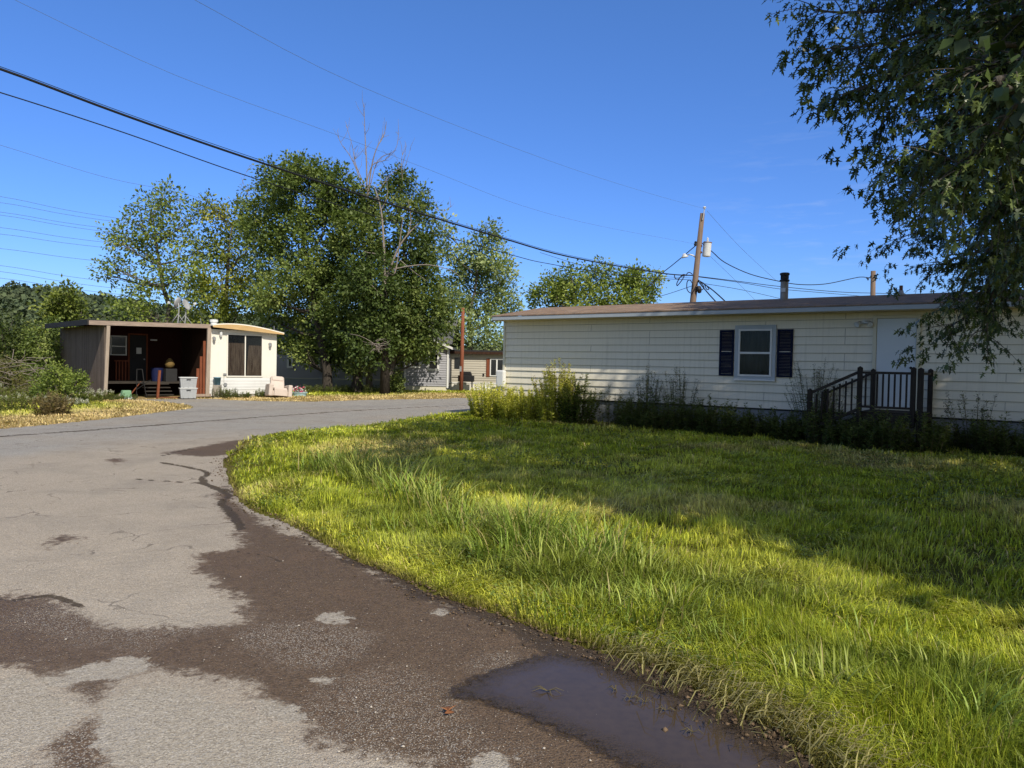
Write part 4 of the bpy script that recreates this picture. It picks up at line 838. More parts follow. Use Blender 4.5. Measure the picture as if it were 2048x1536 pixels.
    tr.build('trunk', M['bark'], root, smooth=True); lm.build('limbs', M['bark'], root, smooth=True)
maple()

# ---- wooded hill far off on the left
ridge = [(-400, 548), (-200, 560), (0, 573), (60, 584), (110, 583), (165, 598), (240, 602), (330, 618), (430, 628), (540, 642), (640, 668), (760, 700), (900, 716), (1100, 735)]
rx = np.array([at(p[0], p[1], 520)[0] for p in ridge]); rz = np.array([at(p[0], p[1], 520)[2] for p in ridge])
def hill_z(x, y):
    t = np.clip((y - 230) / 290, 0, 1); b = np.where(y < 520, np.sin(t * math.pi / 2) ** 1.3, 1 - np.clip((y - 520) / 500, 0, 1) * .6); xr = x * 520 / np.maximum(y, 200)
    return np.interp(xr, rx, rz - 9) * b * (.92 + .16 * vnoise(x, y, 70, 3)) - 1
gx, gy = np.meshgrid(np.linspace(-700, 250, 120), np.linspace(225, 1000, 60), indexing='xy'); hx, hy = gx.ravel(), gy.ravel(); i = np.arange(len(hx)).reshape(gx.shape); Fh = np.stack([i[:-1, :-1], i[:-1, 1:], i[1:, 1:], i[1:, :-1]], -1).reshape(-1, 4)
hill = np_mesh('hill', np.stack([hx, hy, hill_z(hx, hy)], 1), Fh, M['forest'], tint=np.tile([[.025, .035, .016]], (len(hx), 1)), smooth=True); tag(hill, kind='structure')
n = 2600; ux = RNG.uniform(-520, 120, n); uy = 230 + 300 * RNG.random(n); cz = hill_z(ux, uy); cr_ = RNG.uniform(3.2, 6.2, n); k = 64; d = unit(RNG.normal(0, 1, (n, k, 3))); d[..., 2] = np.abs(d[..., 2]) * 1.0 - .15
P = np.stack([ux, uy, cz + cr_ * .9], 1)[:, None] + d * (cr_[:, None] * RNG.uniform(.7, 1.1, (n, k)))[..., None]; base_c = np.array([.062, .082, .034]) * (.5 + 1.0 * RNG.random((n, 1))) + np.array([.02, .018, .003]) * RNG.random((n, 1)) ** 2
Lh = RNG.uniform(1.3, 2.9, n * k); V, F, C = leaves(P.reshape(-1, 3), RNG.normal(0, 1, (n * k, 3)), (d + RNG.normal(0, .45, (n, k, 3)) + np.array([0, 0, .3])).reshape(-1, 3), Lh, Lh * .9, np.repeat(base_c, k, 0) * (.7 + .6 * RNG.random((n * k, 1))) + np.array([.008, .014, .022]))  # bluish lift on every leaf is distance haze put into the colour
tag(np_mesh('forest', V, F, M['forest'], tint=C), kind='stuff')

# ================================================================== the cream mobile home on the right
TA = math.atan2(-.6, .8); TO = np.array([-.255, 22.8])
def TW(x, y, z=0.0): return np.array([TO[0] + .8 * x + .6 * y, TO[1] - .6 * x + .8 * y, z])
home = empty('mobile_home', 'long cream lap-sided mobile home with navy shutters and brown shingle roof', 'mobile home', (TO[0], TO[1], 0), TA)
LEN, DEP, ZB, ZT = 19.5, 4.2, .68, 3.0
pf = []; rows = 12; pitch = (ZT - ZB) / rows
for i in range(rows): pf += [(-.024, ZB + i * pitch), (.003, ZB + (i + 1) * pitch)]
prof = pf + [(.10, ZT), (.10, ZB)]
MB().prism(prof, 0, LEN, 'x').build('front_wall', M['cream'], home)
m = MB(); m.prism([(.101, ZB), (DEP, ZB), (DEP, ZT), (2.1, 3.46), (.101, ZT)], 0, .09, 'x'); m.prism([(.101, ZB), (DEP, ZB), (DEP, ZT), (2.1, 3.46), (.101, ZT)], LEN - .09, LEN, 'x'); m.box(.091, LEN - .091, DEP - .09, DEP, ZB, ZT)
m.build('end_wall', M['cream_plain'], home)
MB().box(-.03, .05, -.035, .0, ZB - .02, ZT - .02).build('corner_trim', M['cream_plain'], home, bev=.004)
m = MB(); m.prism([(-.61, 3.085), (2.1, 3.53), (4.81, 3.085), (4.81, 3.055), (2.1, 3.50), (-.61, 3.055)], -.07, LEN + .19, 'x'); roof = m.build('roof', M['shingle'], home)
MB().box(-.02, LEN + .17, -.602, -.575, 2.952, 3.05).build('fascia', M['pale_trim'], home, bev=.004)
MB().box(-.01, LEN + .16, -.574, -.004, 2.945, 2.965).build('soffit', M['soffit'], home)
m = MB(); m.prism([(-.574, 2.945), (2.1, 3.40), (2.1, 3.498), (-.574, 3.054)], -.05, -.021, 'x'); m.prism([(2.1, 3.40), (4.774, 2.945), (4.774, 3.054), (2.1, 3.498)], -.05, -.021, 'x'); m.build('rake_board', M['pale_trim'], home)
m = MB(); m.box(0.03, LEN - .03, .03, .06, -.1, ZB); m.box(0.03, .06, .061, DEP - .03, -.1, ZB)
for k in range(17): m.box(.6 + k * 1.13, .615 + k * 1.13, .018, .03, -.1, ZB - .01)
m.build('skirting', M['skirt_grey'], home)
MB().box(-.01, LEN, -.006, .03, ZB - .035, ZB - .004).build('base_trim', M['black'], home)
# window
win = MB(); a0, a1, b0, b1 = 7.25, 8.26, 1.355, 2.705; w_ = .095
win.box(a0, a0 + w_, -.055, -.026, b0, b1); win.box(a1 - w_, a1, -.055, -.026, b0, b1); win.box(a0 + w_, a1 - w_, -.055, -.026, b1 - w_, b1); win.box(a0 + w_, a1 - w_, -.055, -.026, b0, b0 + w_)
wo = win.build('window', M['pale_trim'], home, bev=.005)
s_ = MB(); c0, c1, d0, d1 = a0 + w_, a1 - w_, b0 + w_, b1 - w_; t_ = .045
for q in ((c0, c0 + t_, d0, d1), (c1 - t_, c1, d0, d1), (c0 + t_, c1 - t_, d1 - t_, d1), (c0 + t_, c1 - t_, d0, d0 + t_), (c0 + t_, c1 - t_, 2.0, 2.05)): s_.box(q[0], q[1], -.068, -.030, q[2], q[3])
s_.build('sash', M['white_paint'], wo, bev=.004)
MB().box(a0 - .01, a1 + .01, -.085, -.056, b0 - .012, b0 + .025).build('sill', M['white_paint'], wo, bev=.004)
MB().box(c0 + t_ + .001, c1 - t_ - .001, -.046, -.044, d0 + t_, d1 - t_).build('pane', M['glass'], wo)
cu = MB(); nx = 60
for sgn in (0,):
    vs = []; fs = []
    for i in range(nx + 1):
        xx = c0 + t_ + (c1 - c0 - 2 * t_) * i / nx; yy = -.034 + .005 * math.sin(i * 1.1) + .003 * math.sin(i * .47)
        vs += [(xx, yy, d0 + t_), (xx, yy, d1 - t_)]
    cu.add(vs, [(2 * i, 2 * i + 2, 2 * i + 3, 2 * i + 1) for i in range(nx)])
cu.build('curtain', M['curtain_grey'], wo, smooth=True)
for x0, x1 in ((6.855, 7.225), (8.285, 8.655)):
    s_ = MB(); f_ = .05
    s_.box(x0, x0 + f_, -.05, -.026, 1.45, 2.595); s_.box(x1 - f_, x1, -.05, -.026, 1.45, 2.595)
    for zz in (1.45, 2.0, 2.545): s_.box(x0 + f_, x1 - f_, -.05, -.026, zz, zz + .05)
    for k in range(30):
        zz = 1.51 + k * .0352
        if abs(zz - 2.02) < .035: continue
        s_.add([(x0 + f_, -.046, zz), (x1 - f_, -.046, zz), (x1 - f_, -.030, zz + .03), (x0 + f_, -.030, zz + .03)], [(0, 1, 2, 3)])
    s_.build('shutter', M['navy'], home)
# door with casing
MB().box(10.47, 11.245, -.045, -.024, .82, 2.80).build('door', M['door_white'], home, bev=.003)
dr = bpy.data.objects['door']
h_ = MB(); h_.lathe([(.0, 0), (.012, 0), (.012, .03), (.028, .04), (.03, .06), (.018, .075), (0, .076)], (11.17, -.046, 1.72), 14, Matrix.Rotation(math.radians(90), 3, 'X')); h_.build('door_handle', M['black'], dr, smooth=True); h_ = MB(); h_.lathe([(0, 0), (.02, 0), (.02, .015), (0, .016)], (11.17, -.046, 1.86), 12, Matrix.Rotation(math.radians(90), 3, 'X')); h_.build('door_lock', M['black'], dr, smooth=True)
m = MB(); m.box(10.385, 10.462, -.06, -.026, .8, 2.875); m.box(11.253, 11.33, -.06, -.026, .8, 2.875); m.box(10.462, 11.253, -.06, -.026, 2.806, 2.875); m.build('door_frame', M['cream_plain'], home, bev=.004)
# twin floodlight left of the door
m = MB(); m.lathe([(0, 0), (.055, 0), (.055, .02), (.03, .035), (0, .036)], (10.20, -.026, 2.73), 14, Matrix.Rotation(math.radians(90), 3, 'X')); m.bar((10.20, -.06, 2.72), (10.10, -.11, 2.70), .025, .025); m.bar((10.20, -.06, 2.72), (10.31, -.11, 2.71), .025, .025); fl = m.build('floodlight', M['plastic_lid'], home, smooth=False)
for x_, dx in ((10.08, -.35), (10.33, .25)):
    R_ = Vector((dx, -.75, -.5)).to_track_quat('Z', 'Y').to_matrix(); q = MB(); q.lathe([(0, -.09), (.03, -.085), (.04, -.03), (.062, .03), (.062, .045), (.05, .04), (0, .035)], (x_, -.12, 2.69), 14, R_); q.build('lamp_head', M['plastic_lid'], fl, smooth=True)
# utility box on the near corner
m = MB(); m.box(-.17, .13, -.19, -.03, .92, 1.45); m.build('meter_box', M['white_paint'], home, bev=.045)
MB().tube([(-.02, -.10, .92), (-.02, -.10, .1)], .025, 8).build('conduit', M['plastic_lid'], home, smooth=True)
# chimney and vent on the roof
m = MB(); m.tube([(7.89, 1.7, 3.40), (7.89, 1.7, 3.93)], .10, 16); ch = m.build('chimney', M['flue'], roof, smooth=False)
m = MB(); m.lathe([(.10, 0), (.125, .01), (.125, .05), (.10, .06), (.095, .075), (.095, .17), (.122, .175), (.122, .22), (.10, .235), (.0, .24)], (7.89, 1.7, 3.931), 16)
for k in range(8): a = k * math.pi / 4; m.box(7.89 + .1 * math.cos(a) - .006, 7.89 + .1 * math.cos(a) + .006, 1.7 + .1 * math.sin(a) - .006, 1.7 + .1 * math.sin(a) + .006, 4.005, 4.104)
m.build('chimney_cap', M['black'], roof); MB().box(7.83, 7.95, 1.592, 1.598, 3.66, 3.76).build('chimney_label', M['plastic_lid'], roof)
MB().tube([(10.60, 1.9, 3.47), (10.60, 1.9, 3.72)], .04, 10).build('vent_pipe', M['rust'], roof, smooth=True)
m = MB(); m.lathe([(.17, 0), (.07, .05), (.05, .12)], (10.60, 1.9, 3.485), 12); m.build('vent_flashing', M['metal'], roof, smooth=True)

# ---- wooden steps and landing at the door
stp = empty('wooden_steps', 'weathered dark wooden landing with railing and steps under the white door', 'steps', TW(10.43, -.7), TA)
def SL(x): return x - 10.43
def add(mb, name, mat='deck_wood', par=None, bev=.006): return mb.build(name, M[mat], par or stp, bev=bev)
Y0, Y1 = -.62, .62     # front and back in local y (landing is 1.25 deep)
m = MB()
for k in range(9): m.box(-.02, 1.14, Y0 + k * .138, Y0 + k * .138 + .13, .755, .79)
add(m, 'landing', 'deck_wood_x')
m = MB(); m.box(-.02, 1.14, Y0 - .04, Y0 - .003, .60, .752); m.box(1.145, 1.18, Y0 - .04, Y1, .60, .752); m.box(-.06, -.024, Y0 - .04, Y1, .60, .752); add(m, 'rim_board', 'deck_wood_x')
for px_, py_, z0, z1, w in ((0, Y0 - .09, .1, 1.70, .09), (.99, Y0 - .09, .50, 1.70, .09), (1.12, Y0 - .09, -.05, 1.69, .10), (1.12, Y1 - .02, -.05, 1.68, .09), (-.99, Y0 - .09, .0, 1.20, .09), (0, Y1 - .02, .1, 1.66, .09), (-.99, Y1 - .02, 0, 1.18, .09)):
    m = MB(); m.box(px_ - w / 2, px_ + w / 2, py_ - w / 2, py_ + w / 2, z0, z1); m.add([(px_ - w / 2, py_ - w / 2, z1), (px_ + w / 2, py_ - w / 2, z1), (px_ + w / 2, py_ + w / 2, z1), (px_ - w / 2, py_ + w / 2, z1), (px_, py_, z1 + .035)], [(0, 1, 4), (1, 2, 4), (2, 3, 4), (3, 0, 4)]); add(m, 'post', bev=0)
yf = Y0 - .09
for q in ((.046, .943, yf - .03, yf + .03, 1.575, 1.625), (.046, .943, yf - .02, yf + .02, .87, .915), (1.10, 1.14, Y0 - .04, Y1 - .07, 1.575, 1.625)): m = MB(); m.box(*q); add(m, 'handrail', 'deck_wood_x')
for a, b, w1, h1 in (((-.04, yf, 1.60), (-.95, yf, 1.15), .05, .06), ((-.04, yf, .82), (-.95, yf, .36), .05, .07), ((-.04, Y1 - .02, 1.58), (-.95, Y1 - .02, 1.12), .05, .05)): m = MB(); m.bar(a, b, w1, h1); add(m, 'handrail', 'deck_wood_x')
for k in range(8):
    xx = .115 + k * .108; m = MB(); m.box(xx - .016, xx + .016, yf - .019, yf + .019, .916, 1.574); add(m, 'baluster', bev=0)
for k in range(7):
    xx = -.15 - k * .118; zt = 1.545 + xx * .495; m = MB(); m.box(xx - .016, xx + .016, yf - .015, yf + .015, zt - .72, zt); add(m, 'baluster', bev=0)
for k in range(3):
    m = MB(); x1 = -.07 - k * .29; zz = .58 - k * .195; m.box(x1 - .28, x1, Y0, Y1 - .07, zz - .038, zz); add(m, 'tread', 'deck_wood_x')
for ya, yb in ((Y0 - .04, Y0 - .005), (Y1 - .06, Y1 - .03)): m = MB(); m.prism([(-.06, .70), (-.98, .10), (-.98, -.06), (-.85, -.06), (-.06, .46)], ya, yb, 'y'); add(m, 'stringer', 'deck_wood_x')
# white railing behind the far corner
wr = empty('porch_railing', 'short white railing piece just past the near corner of the cream home', 'railing', TW(-.35, .25), TA + 1.2)
for za, zb in ((.86, .92), (.22, .27)): MB().box(-.5, .5, -.02, .02, za, zb).build('rail', M['white_paint'], wr)
for k in range(8): MB().box(-.45 + k * .12, -.41 + k * .12, -.015, .015, .271, .859).build('baluster', M['white_paint'], wr)
for s in (-.52, .52): MB().box(s - .035, s + .035, -.035, .035, 0, .98).build('post', M['white_paint'], wr)

# ================================================================== weeds along the foot of the home
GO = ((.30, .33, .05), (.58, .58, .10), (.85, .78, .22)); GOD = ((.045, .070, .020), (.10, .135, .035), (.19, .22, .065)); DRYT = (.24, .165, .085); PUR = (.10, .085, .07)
weed('weed_clump', 'tall yellow-green weed clump with a dry brown top, in front of the sunlit siding', TW(2.62, -.95), .50, 1.75, 80, .10, GO, 61, top=DRYT, lps=120, spread=.16, w=.42)
weed('weed_clump', 'low sunlit yellow-green weed clump at the near corner of the cream home', TW(.32, -.95), .62, 1.15, 110, .085, GO, 62, lps=110, w=.42)
weed('weed_clump', 'low sunlit weed clump between the corner clump and the tall brown-topped one', TW(1.4, -.95), .62, 1.0, 110, .085, GO, 63, lps=110, w=.42)
weed('weed_clump', 'bushy green weed clump leaning against the right side of the tall brown-topped one', TW(3.30, -1.0), .42, 1.40, 70, .10, ((.04, .07, .012), (.085, .13, .022), (.2, .22, .045)), 64, lps=85, w=.42)
weed('weed_clump', 'thin green weed stalks in front of the last sunlit stretch of siding', TW(4.15, -.75), .36, 1.15, 24, .10, ((.04, .06, .014), (.08, .11, .025), (.17, .18, .05)), 65, lps=36)
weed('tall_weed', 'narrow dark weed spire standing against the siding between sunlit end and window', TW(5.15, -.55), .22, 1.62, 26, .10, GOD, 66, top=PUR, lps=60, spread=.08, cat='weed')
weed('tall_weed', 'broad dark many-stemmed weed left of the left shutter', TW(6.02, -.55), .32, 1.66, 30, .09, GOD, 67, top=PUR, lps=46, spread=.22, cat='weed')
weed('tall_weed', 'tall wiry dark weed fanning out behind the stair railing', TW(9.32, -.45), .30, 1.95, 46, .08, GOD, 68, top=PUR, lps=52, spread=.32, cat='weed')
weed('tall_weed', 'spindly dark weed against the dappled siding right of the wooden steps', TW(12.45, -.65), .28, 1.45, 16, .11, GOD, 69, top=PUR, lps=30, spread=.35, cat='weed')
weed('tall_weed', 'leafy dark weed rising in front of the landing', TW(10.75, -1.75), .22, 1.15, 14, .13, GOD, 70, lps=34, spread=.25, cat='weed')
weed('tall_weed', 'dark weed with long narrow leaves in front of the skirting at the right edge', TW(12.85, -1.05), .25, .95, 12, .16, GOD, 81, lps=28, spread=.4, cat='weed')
rgw = np.random.default_rng(9)
for i, x_ in enumerate(np.concatenate([np.arange(4.7, 9.2, .36), np.arange(9.3, 14.8, .46)])):
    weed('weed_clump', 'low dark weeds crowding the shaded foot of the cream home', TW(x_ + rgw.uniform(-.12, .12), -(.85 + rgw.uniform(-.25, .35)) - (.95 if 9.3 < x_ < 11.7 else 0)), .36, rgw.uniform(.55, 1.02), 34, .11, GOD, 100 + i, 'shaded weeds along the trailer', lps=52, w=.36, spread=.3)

# ================================================================== the old white trailer with its grey porch (left)
old = empty('old_mobile_home', 'small old white trailer with grey board porch and big curtained window', 'mobile home', (SHED_O[0], SHED_O[1], 0), SHED_A)
P0, P1, PB = 0.0, 3.85, 3.0
m = MB(); m.box(P1, 6.83, 0, .08, .84, 2.86); m.box(6.75, 6.83, .081, 11, .84, 2.80); m.box(P1, 6.83, 10.92, 11, .84, 2.86); wl = m.build('end_wall', M['white_metal'], old)
rr_ = MB()
for k in range(11): rr_.box(P1 + .13 + k * .27, P1 + .142 + k * .27, -.004, 0, .85, 2.84)
rr_.build('wall_rib', M['white_metal'], old)
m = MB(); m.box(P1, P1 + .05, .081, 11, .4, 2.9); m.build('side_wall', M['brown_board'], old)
# barrel roof
def arc(off, n=14):
    return [(3.88 + (7.04 - 3.88) * i / n, 2.995 + (2.80 - 2.995) * i / n + .16 * math.sin(math.pi * min(1, (i / n)) ** .8) + off) for i in range(n + 1)]
m = MB(); m.prism(arc(.045) + arc(.0)[::-1], -.28, 11.2, 'y'); rf = m.build('roof', M['white_metal'], old)
lowl = [(3.90, 2.935), (7.02, 2.755)]
m = MB(); m.prism(arc(-.002) + lowl[::-1], -.30, -.27, 'y'); m.build('fascia', M['plywood'], old)
MB().box(6.84, 7.0, -.269, 11.1, 2.74, 2.78).build('gutter', M['tar'], old)
m = MB(); zz = .84
pfs = []
for i in range(6): pfs += [(-.03, .08 + i * .126), (-.012, .08 + (i + 1) * .126)]
m.prism(pfs + [(.06, .836), (.06, .08)], P1 + .02, 6.83, 'x'); m.prism([(.081, .05), (11, .05), (11, .836), (.081, .836)], 6.77, 6.82, 'x'); m.build('skirting', M['white_skirt'], old)
# big window
a0, a1, b0, b1 = 4.64, 6.13, .93, 2.66
f_ = MB(); f_.box(a0 - .05, a0, -.035, -.005, b0 - .05, b1 + .04); f_.box(a1, a1 + .05, -.035, -.005, b0 - .05, b1 + .04); f_.box(a0, a1, -.035, -.005, b1, b1 + .04); f_.box(a0, a1, -.035, -.005, b0 - .05, b0); f_.box(5.365, 5.41, -.04, -.005, b0, b1)
wo = f_.build('window', M['white_metal'], old); MB().box(a0 + .002, a1 - .002, -.024, -.022, b0 + .002, b1 - .002).build('pane', M['glass'], wo)
for x0, x1, sd_ in ((a0 + .02, 5.36, 1), (5.55, a1 - .01, 2)):
    vs = []; nx = 50
    for i in range(nx + 1):
        f = i / nx; xx = x0 + (x1 - x0) * f; yy = -.013 + .004 * math.sin(i * .9 * sd_) ; lean = (.0 if sd_ == 1 else -.10 * (1 - f)); vs += [(xx + lean, yy, b0 + .03), (xx, yy, b1 - (.34 if sd_ == 1 else .42))]
    q = MB(); q.add(vs, [(2 * i, 2 * i + 2, 2 * i + 3, 2 * i + 1) for i in range(nx)]); q.build('curtain', M['curtain_brown'], wo, smooth=True)
MB().box(a0, a1, -.009, -.006, b0, b1).build('dark_backing', M['dark_glass'], wo)
for x_, z_ in ((4.03, 2.46), (4.31, 2.68), (6.49, 2.29)):
    q = MB(); q.lathe([(0, 0), (.05, 0), (.05, .03), (0, .031)], (x_, -.005, z_ + .05), 10, Matrix.Rotation(math.radians(90), 3, 'X')); q.lathe([(.02, .09), (.055, .06), (.06, -.04), (.035, -.12), (0, -.13)], (x_, -.10, z_), 10); q.box(x_ - .012, x_ + .012, -.1, -.03, z_ + .03, z_ + .055); q.build('wall_lamp', M['metal'] if x_ != 4.31 else M['plastic_lid'], old, smooth=False)
q = MB(); q.lathe([(.05, -.02), (.075, -.02), (.08, 0), (.075, .02), (.05, .02)], (4.53, -.045, .56), 14, Matrix.Rotation(math.radians(90), 3, 'X')); q.build('vent_cover', M['metal'], old)
q = MB(); q.box(4.45, 4.58, -.05, -.02, .95, 1.03); q.box(4.47, 4.48, -.045, -.03, .6, .95); q.build('hose_bib', M['metal'], old)
# porch: roof, beam, posts, board side, red back wall
m = MB(); m.box(-.6, 3.9, .03, 6.55, 2.965, 3.0); m.build('porch_roof', M['tar'], old)
m = MB(); m.bar((-.61, -.0, 2.885), (3.92, -.0, 2.975), .05, .165); m.build('porch_beam', M['old_beam'], old)
m = MB(); m.box(-.66, -.605, .03, 6.6, 2.80, 3.01); m.build('porch_edge_board', M['tar'], old)
m = MB(); m.bar((-.05, .0, -.02), (.05, .0, 2.80), .12, .10, up=(0, 1, 0)); m.build('porch_post', M['old_post'], old, bev=.008)
m = MB(); m.bar((3.79, -.01, .06), (3.85, -.01, 2.89), .15, .10, up=(0, 1, 0)); m.build('porch_post', M['old_post'], old, bev=.008)
MB().box(3.2, 3.95, -.04, .05, .06, .17).build('porch_sill', M['old_beam'], old)
m = MB(); m.prism([(.06, .0), (2.95, .0), (3.15, .4), (3.4, .90), (3.8, .97), (6.35, .97), (6.6, 1.0), (6.68, 1.12), (6.68, 2.85), (.06, 2.82)], -.06, -.03, 'x'); m.build('side_panel', M['old_board'], old)
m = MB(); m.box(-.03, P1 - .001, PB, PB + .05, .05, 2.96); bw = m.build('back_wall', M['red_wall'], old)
m = MB(); m.box(-.03, 3.8, .8, 2.99, .58, .64); m.build('porch_floor', M['deck_wood_x'], old)
m = MB()
for q in ((.94, .99, 1.70, 2.52), (1.53, 1.58, 1.70, 2.52), (.99, 1.53, 2.47, 2.52), (.99, 1.53, 2.05, 2.09), (.99, 1.53, 1.70, 1.74)): m.box(q[0], q[1], 2.96, 2.995, q[2], q[3])
pw = m.build('porch_window', M['plastic_lid'], old); MB().box(.991, 1.529, 2.975, 2.985, 1.741, 2.469).build('pane', M['dark_glass'], pw)
m = MB(); m.box(1.70, 2.34, 2.95, 2.995, .65, 2.56); pd = m.build('porch_door', M['tar'], old)
m = MB(); m.box(1.63, 1.69, 2.94, 2.998, .65, 2.64); m.box(2.35, 2.41, 2.94, 2.998, .65, 2.64); m.box(1.69, 2.35, 2.94, 2.998, 2.58, 2.64); m.build('door_frame', M['red_board'], old)
MB().box(1.95, 2.15, 2.93, 2.949, 1.78, 2.04).build('notice', M['plastic_lid'], pd); q = MB(); q.lathe([(0, 0), (.03, .01), (.03, .05), (0, .06)], (2.26, 2.945, 1.55), 10, Matrix.Rotation(math.radians(90), 3, 'X')); q.build('door_handle', M['metal'], pd)
MB().box(2.52, 2.78, 2.93, 2.99, 2.36, 2.42).build('porch_lamp', M['plastic_lid'], old)
m = MB()
for k, (y_, z_) in enumerate(((.25, .16), (.45, .30), (.62, .44), (.79, .58))): m.box(1.55, 2.55, y_, y_ + .24, z_ - .04, z_)
m.build('porch_step', M['deck_wood_x'], old)
MB().box(1.85, 2.65, -.08, .0, .04, .07).build('ground_board', M['red_board'], old)
MB().bar((1.86, .06, .0), (1.93, .06, 1.13), .09, .07, up=(0, 1, 0)).build('stair_post', M['red_board'], old)
for x_, z_, w in ((3.42, 1.22, .11), (3.55, 1.72, .10), (3.68, 2.36, .10)): MB().bar((x_, .08, .17), (x_ + .03, .12, z_), w, .03, up=(0, 1, 0)).build('loose_board', M['red_board'], old)
for k in range(4): MB().box(1.05 + k * .12, 1.10 + k * .12, 2.6, 2.62, .65, 1.45).build('porch_baluster', M['red_board'], old)
m = MB(); m.bar((1.0, 2.6, 1.47), (1.55, 2.6, 1.47), .05, .05); m.bar((1.5, .9, .65), (1.0, .4, .2), .03, .03); m.build('porch_rail', M['red_board'], old)
q = MB(); q.tube([(4.0, 1.2, 3.02), (3.95, 1.2, 3.35)], .012, 6); q.tube([(6.85, .3, 2.82), (6.85, .3, 3.15)], .012, 6); q.build('roof_pipe', M['metal'], rf)
q = MB(); q.lathe([(.13, 0), (.13, .10), (.17, .11), (.17, .21), (0, .23)], (4.45, 1.0, 3.10), 14); q.build('roof_vent', M['plastic_lid'], rf)

def SW(x, y, z=0.0): c, s = math.cos(SHED_A), math.sin(SHED_A); return np.array([SHED_O[0] + c * x - s * y, SHED_O[1] + s * x + c * y, z])
# ---- storage totes, recliner and the rest of the clutter
def tote(label, zb, open_):
    t = empty('storage_tote', label, 'storage tote', SW(2.86, -.42, zb), SHED_A - .25, None); w, d, h = .32, .24, .40
    m = MB(); n = 5
    prof = [(w * .86, d * .86, 0), (w * .98, d * .98, h * .97)]
    def ring(a, b, z): return [(-a, -b, z), (a, -b, z), (a, b, z), (-a, b, z)]
    vs = ring(*prof[0]) + ring(*prof[1]); m.add(vs, [(3, 2, 1, 0), (0, 1, 5, 4), (1, 2, 6, 5), (2, 3, 7, 6), (3, 0, 4, 7)])
    for sx in (-.6, 0, .6): m.box(w * sx - .012, w * sx + .012, -d * .99, -d * .87, .03, h * .9)
    m.build('bin', M['plastic_grey'], t)
    m = MB(); m.box(-w - .02, w + .02, -d - .02, d + .02, h * .97 + .001, h * .97 + .025); m.box(-w * .9, w * .9, -d * .9, d * .9, h * .97 + .026, h * .97 + .035); m.build('lid', M['plastic_lid'], t, bev=.006)
    m = MB(); m.box(-.08, .08, -d - .028, -d - .002, h * .80, h * .86); m.box(w * 1.0 - .01, w + .02, -.07, .07, h * .80, h * .86); m.build('handle', M['tar'], t)
tote('lower grey plastic storage tote of the stack in the porch opening', .03, False); tote('upper grey plastic storage tote of the stack in the porch opening', .455, True)
rc = empty('recliner', 'tilted beige upholstered recliner left outside by the white trailer corner', 'armchair', G(556, 797) * np.array([1, 1, 0]) + np.array([0, 0, .03]), math.radians(38)); rc.rotation_euler = (math.radians(-4), math.radians(5), math.radians(30))
m = MB(); m.box(-.33, .33, -.36, .36, .06, .28); m.build('base', M['recliner'], rc, bev=.03)
m = MB(); m.box(-.27, .27, -.40, .20, .285, .42); m.build('seat', M['recliner'], rc, bev=.05)
q = MB(); q.bar((0, .22, .30), (-.0, .52, .90), .58, .20, up=(0, -1, .4)); q.build('backrest', M['recliner'], rc, bev=.06); q = MB(); q.bar((0, .34, .72), (0, .44, .93), .5, .14, up=(0, -1, .4)); q.build('headrest', M['recliner'], rc, bev=.06)
for s in (-1, 1): MB().box(s * .40 - .09, s * .40 + .09, -.42, .38, .04, .56).build('armrest', M['recliner'], rc, bev=.05)
MB().box(-.27, .27, -.45, -.405, .07, .36).build('footrest', M['recliner'], rc, bev=.02)
pl = empty('flower_tub', 'pale blue round tub of white and pink flowers beside the recliner', 'planter', G(598, 794)); m = MB(); m.lathe([(.24, 0), (.30, .02), (.33, .17), (.37, .18), (.37, .21), (.33, .21), (.31, .16), (0, .16)], (0, 0, 0), 24); m.build('tub', M['tub'], pl, smooth=False)
k = 260; P = np.stack([RNG.normal(0, .13, k), RNG.normal(0, .13, k), .18 + .34 * RNG.random(k) * np.exp(-RNG.random(k))], 1); fc = RNG.random(k)[:, None]; colr = np.where(fc < .45, np.array([.8, .76, .76]), np.where(fc < .7, np.array([.62, .12, .2]), np.array([.05, .09, .03]))); V, F, C = leaves(P, RNG.normal(0, 1, (k, 3)), RNG.normal(0, 1, (k, 3)), np.full(k, .09), np.full(k, .07), colr); np_mesh('flowers', V, F, M['flower'], pl, tint=C)
gs = empty('plastic_seat', 'small green plastic seat on a white tray beside the left porch post', 'seat', SW(.42, -.28), SHED_A); MB().box(-.05, .42, -.18, .16, .02, .08).build('tray', M['plastic_lid'], gs, bev=.02); m = MB(); m.prism([(-.02, .081), (.36, .081), (.33, .36), (.04, .36)], -.14, .12, 'y'); m.build('seat', M['green_plastic'], gs, bev=.03)
pk = empty('wood_scrap', 'grey board lying at the foot of the left porch post', 'board', SW(.22, -.12), SHED_A); MB().bar((-.05, 0, .02), (.35, .1, .24), .14, .05).build('board', M['old_post'], pk)
bt = empty('white_bench', 'low white board bench propped on a block below the white trailer', 'bench', SW(5.25, -.42), SHED_A); MB().box(-.42, .42, -.14, .14, .36, .40).build('seat_board', M['white_paint'], bt); MB().box(-.40, .36, -.12, -.10, .18, .355).build('front_board', M['white_paint'], bt)
for s in (-.36, .16): MB().box(s, s + .2, -.09, .11, 0, .178).build('block', M['block'], bt)
bk = empty('bucket', 'blue plastic bucket by the right porch post', 'bucket', SW(4.12, -.22), 0); m = MB(); m.lathe([(.0, 0), (.12, 0), (.145, .30), (.155, .30), (.155, .32), (.13, .32), (.10, .03), (0, .03)], (0, 0, .55), 18); m.build('pail', M['blue_plastic'], bk, smooth=True); MB().box(-.14, .14, -.12, .12, 0, .548).build('stand', M['block'], bk)
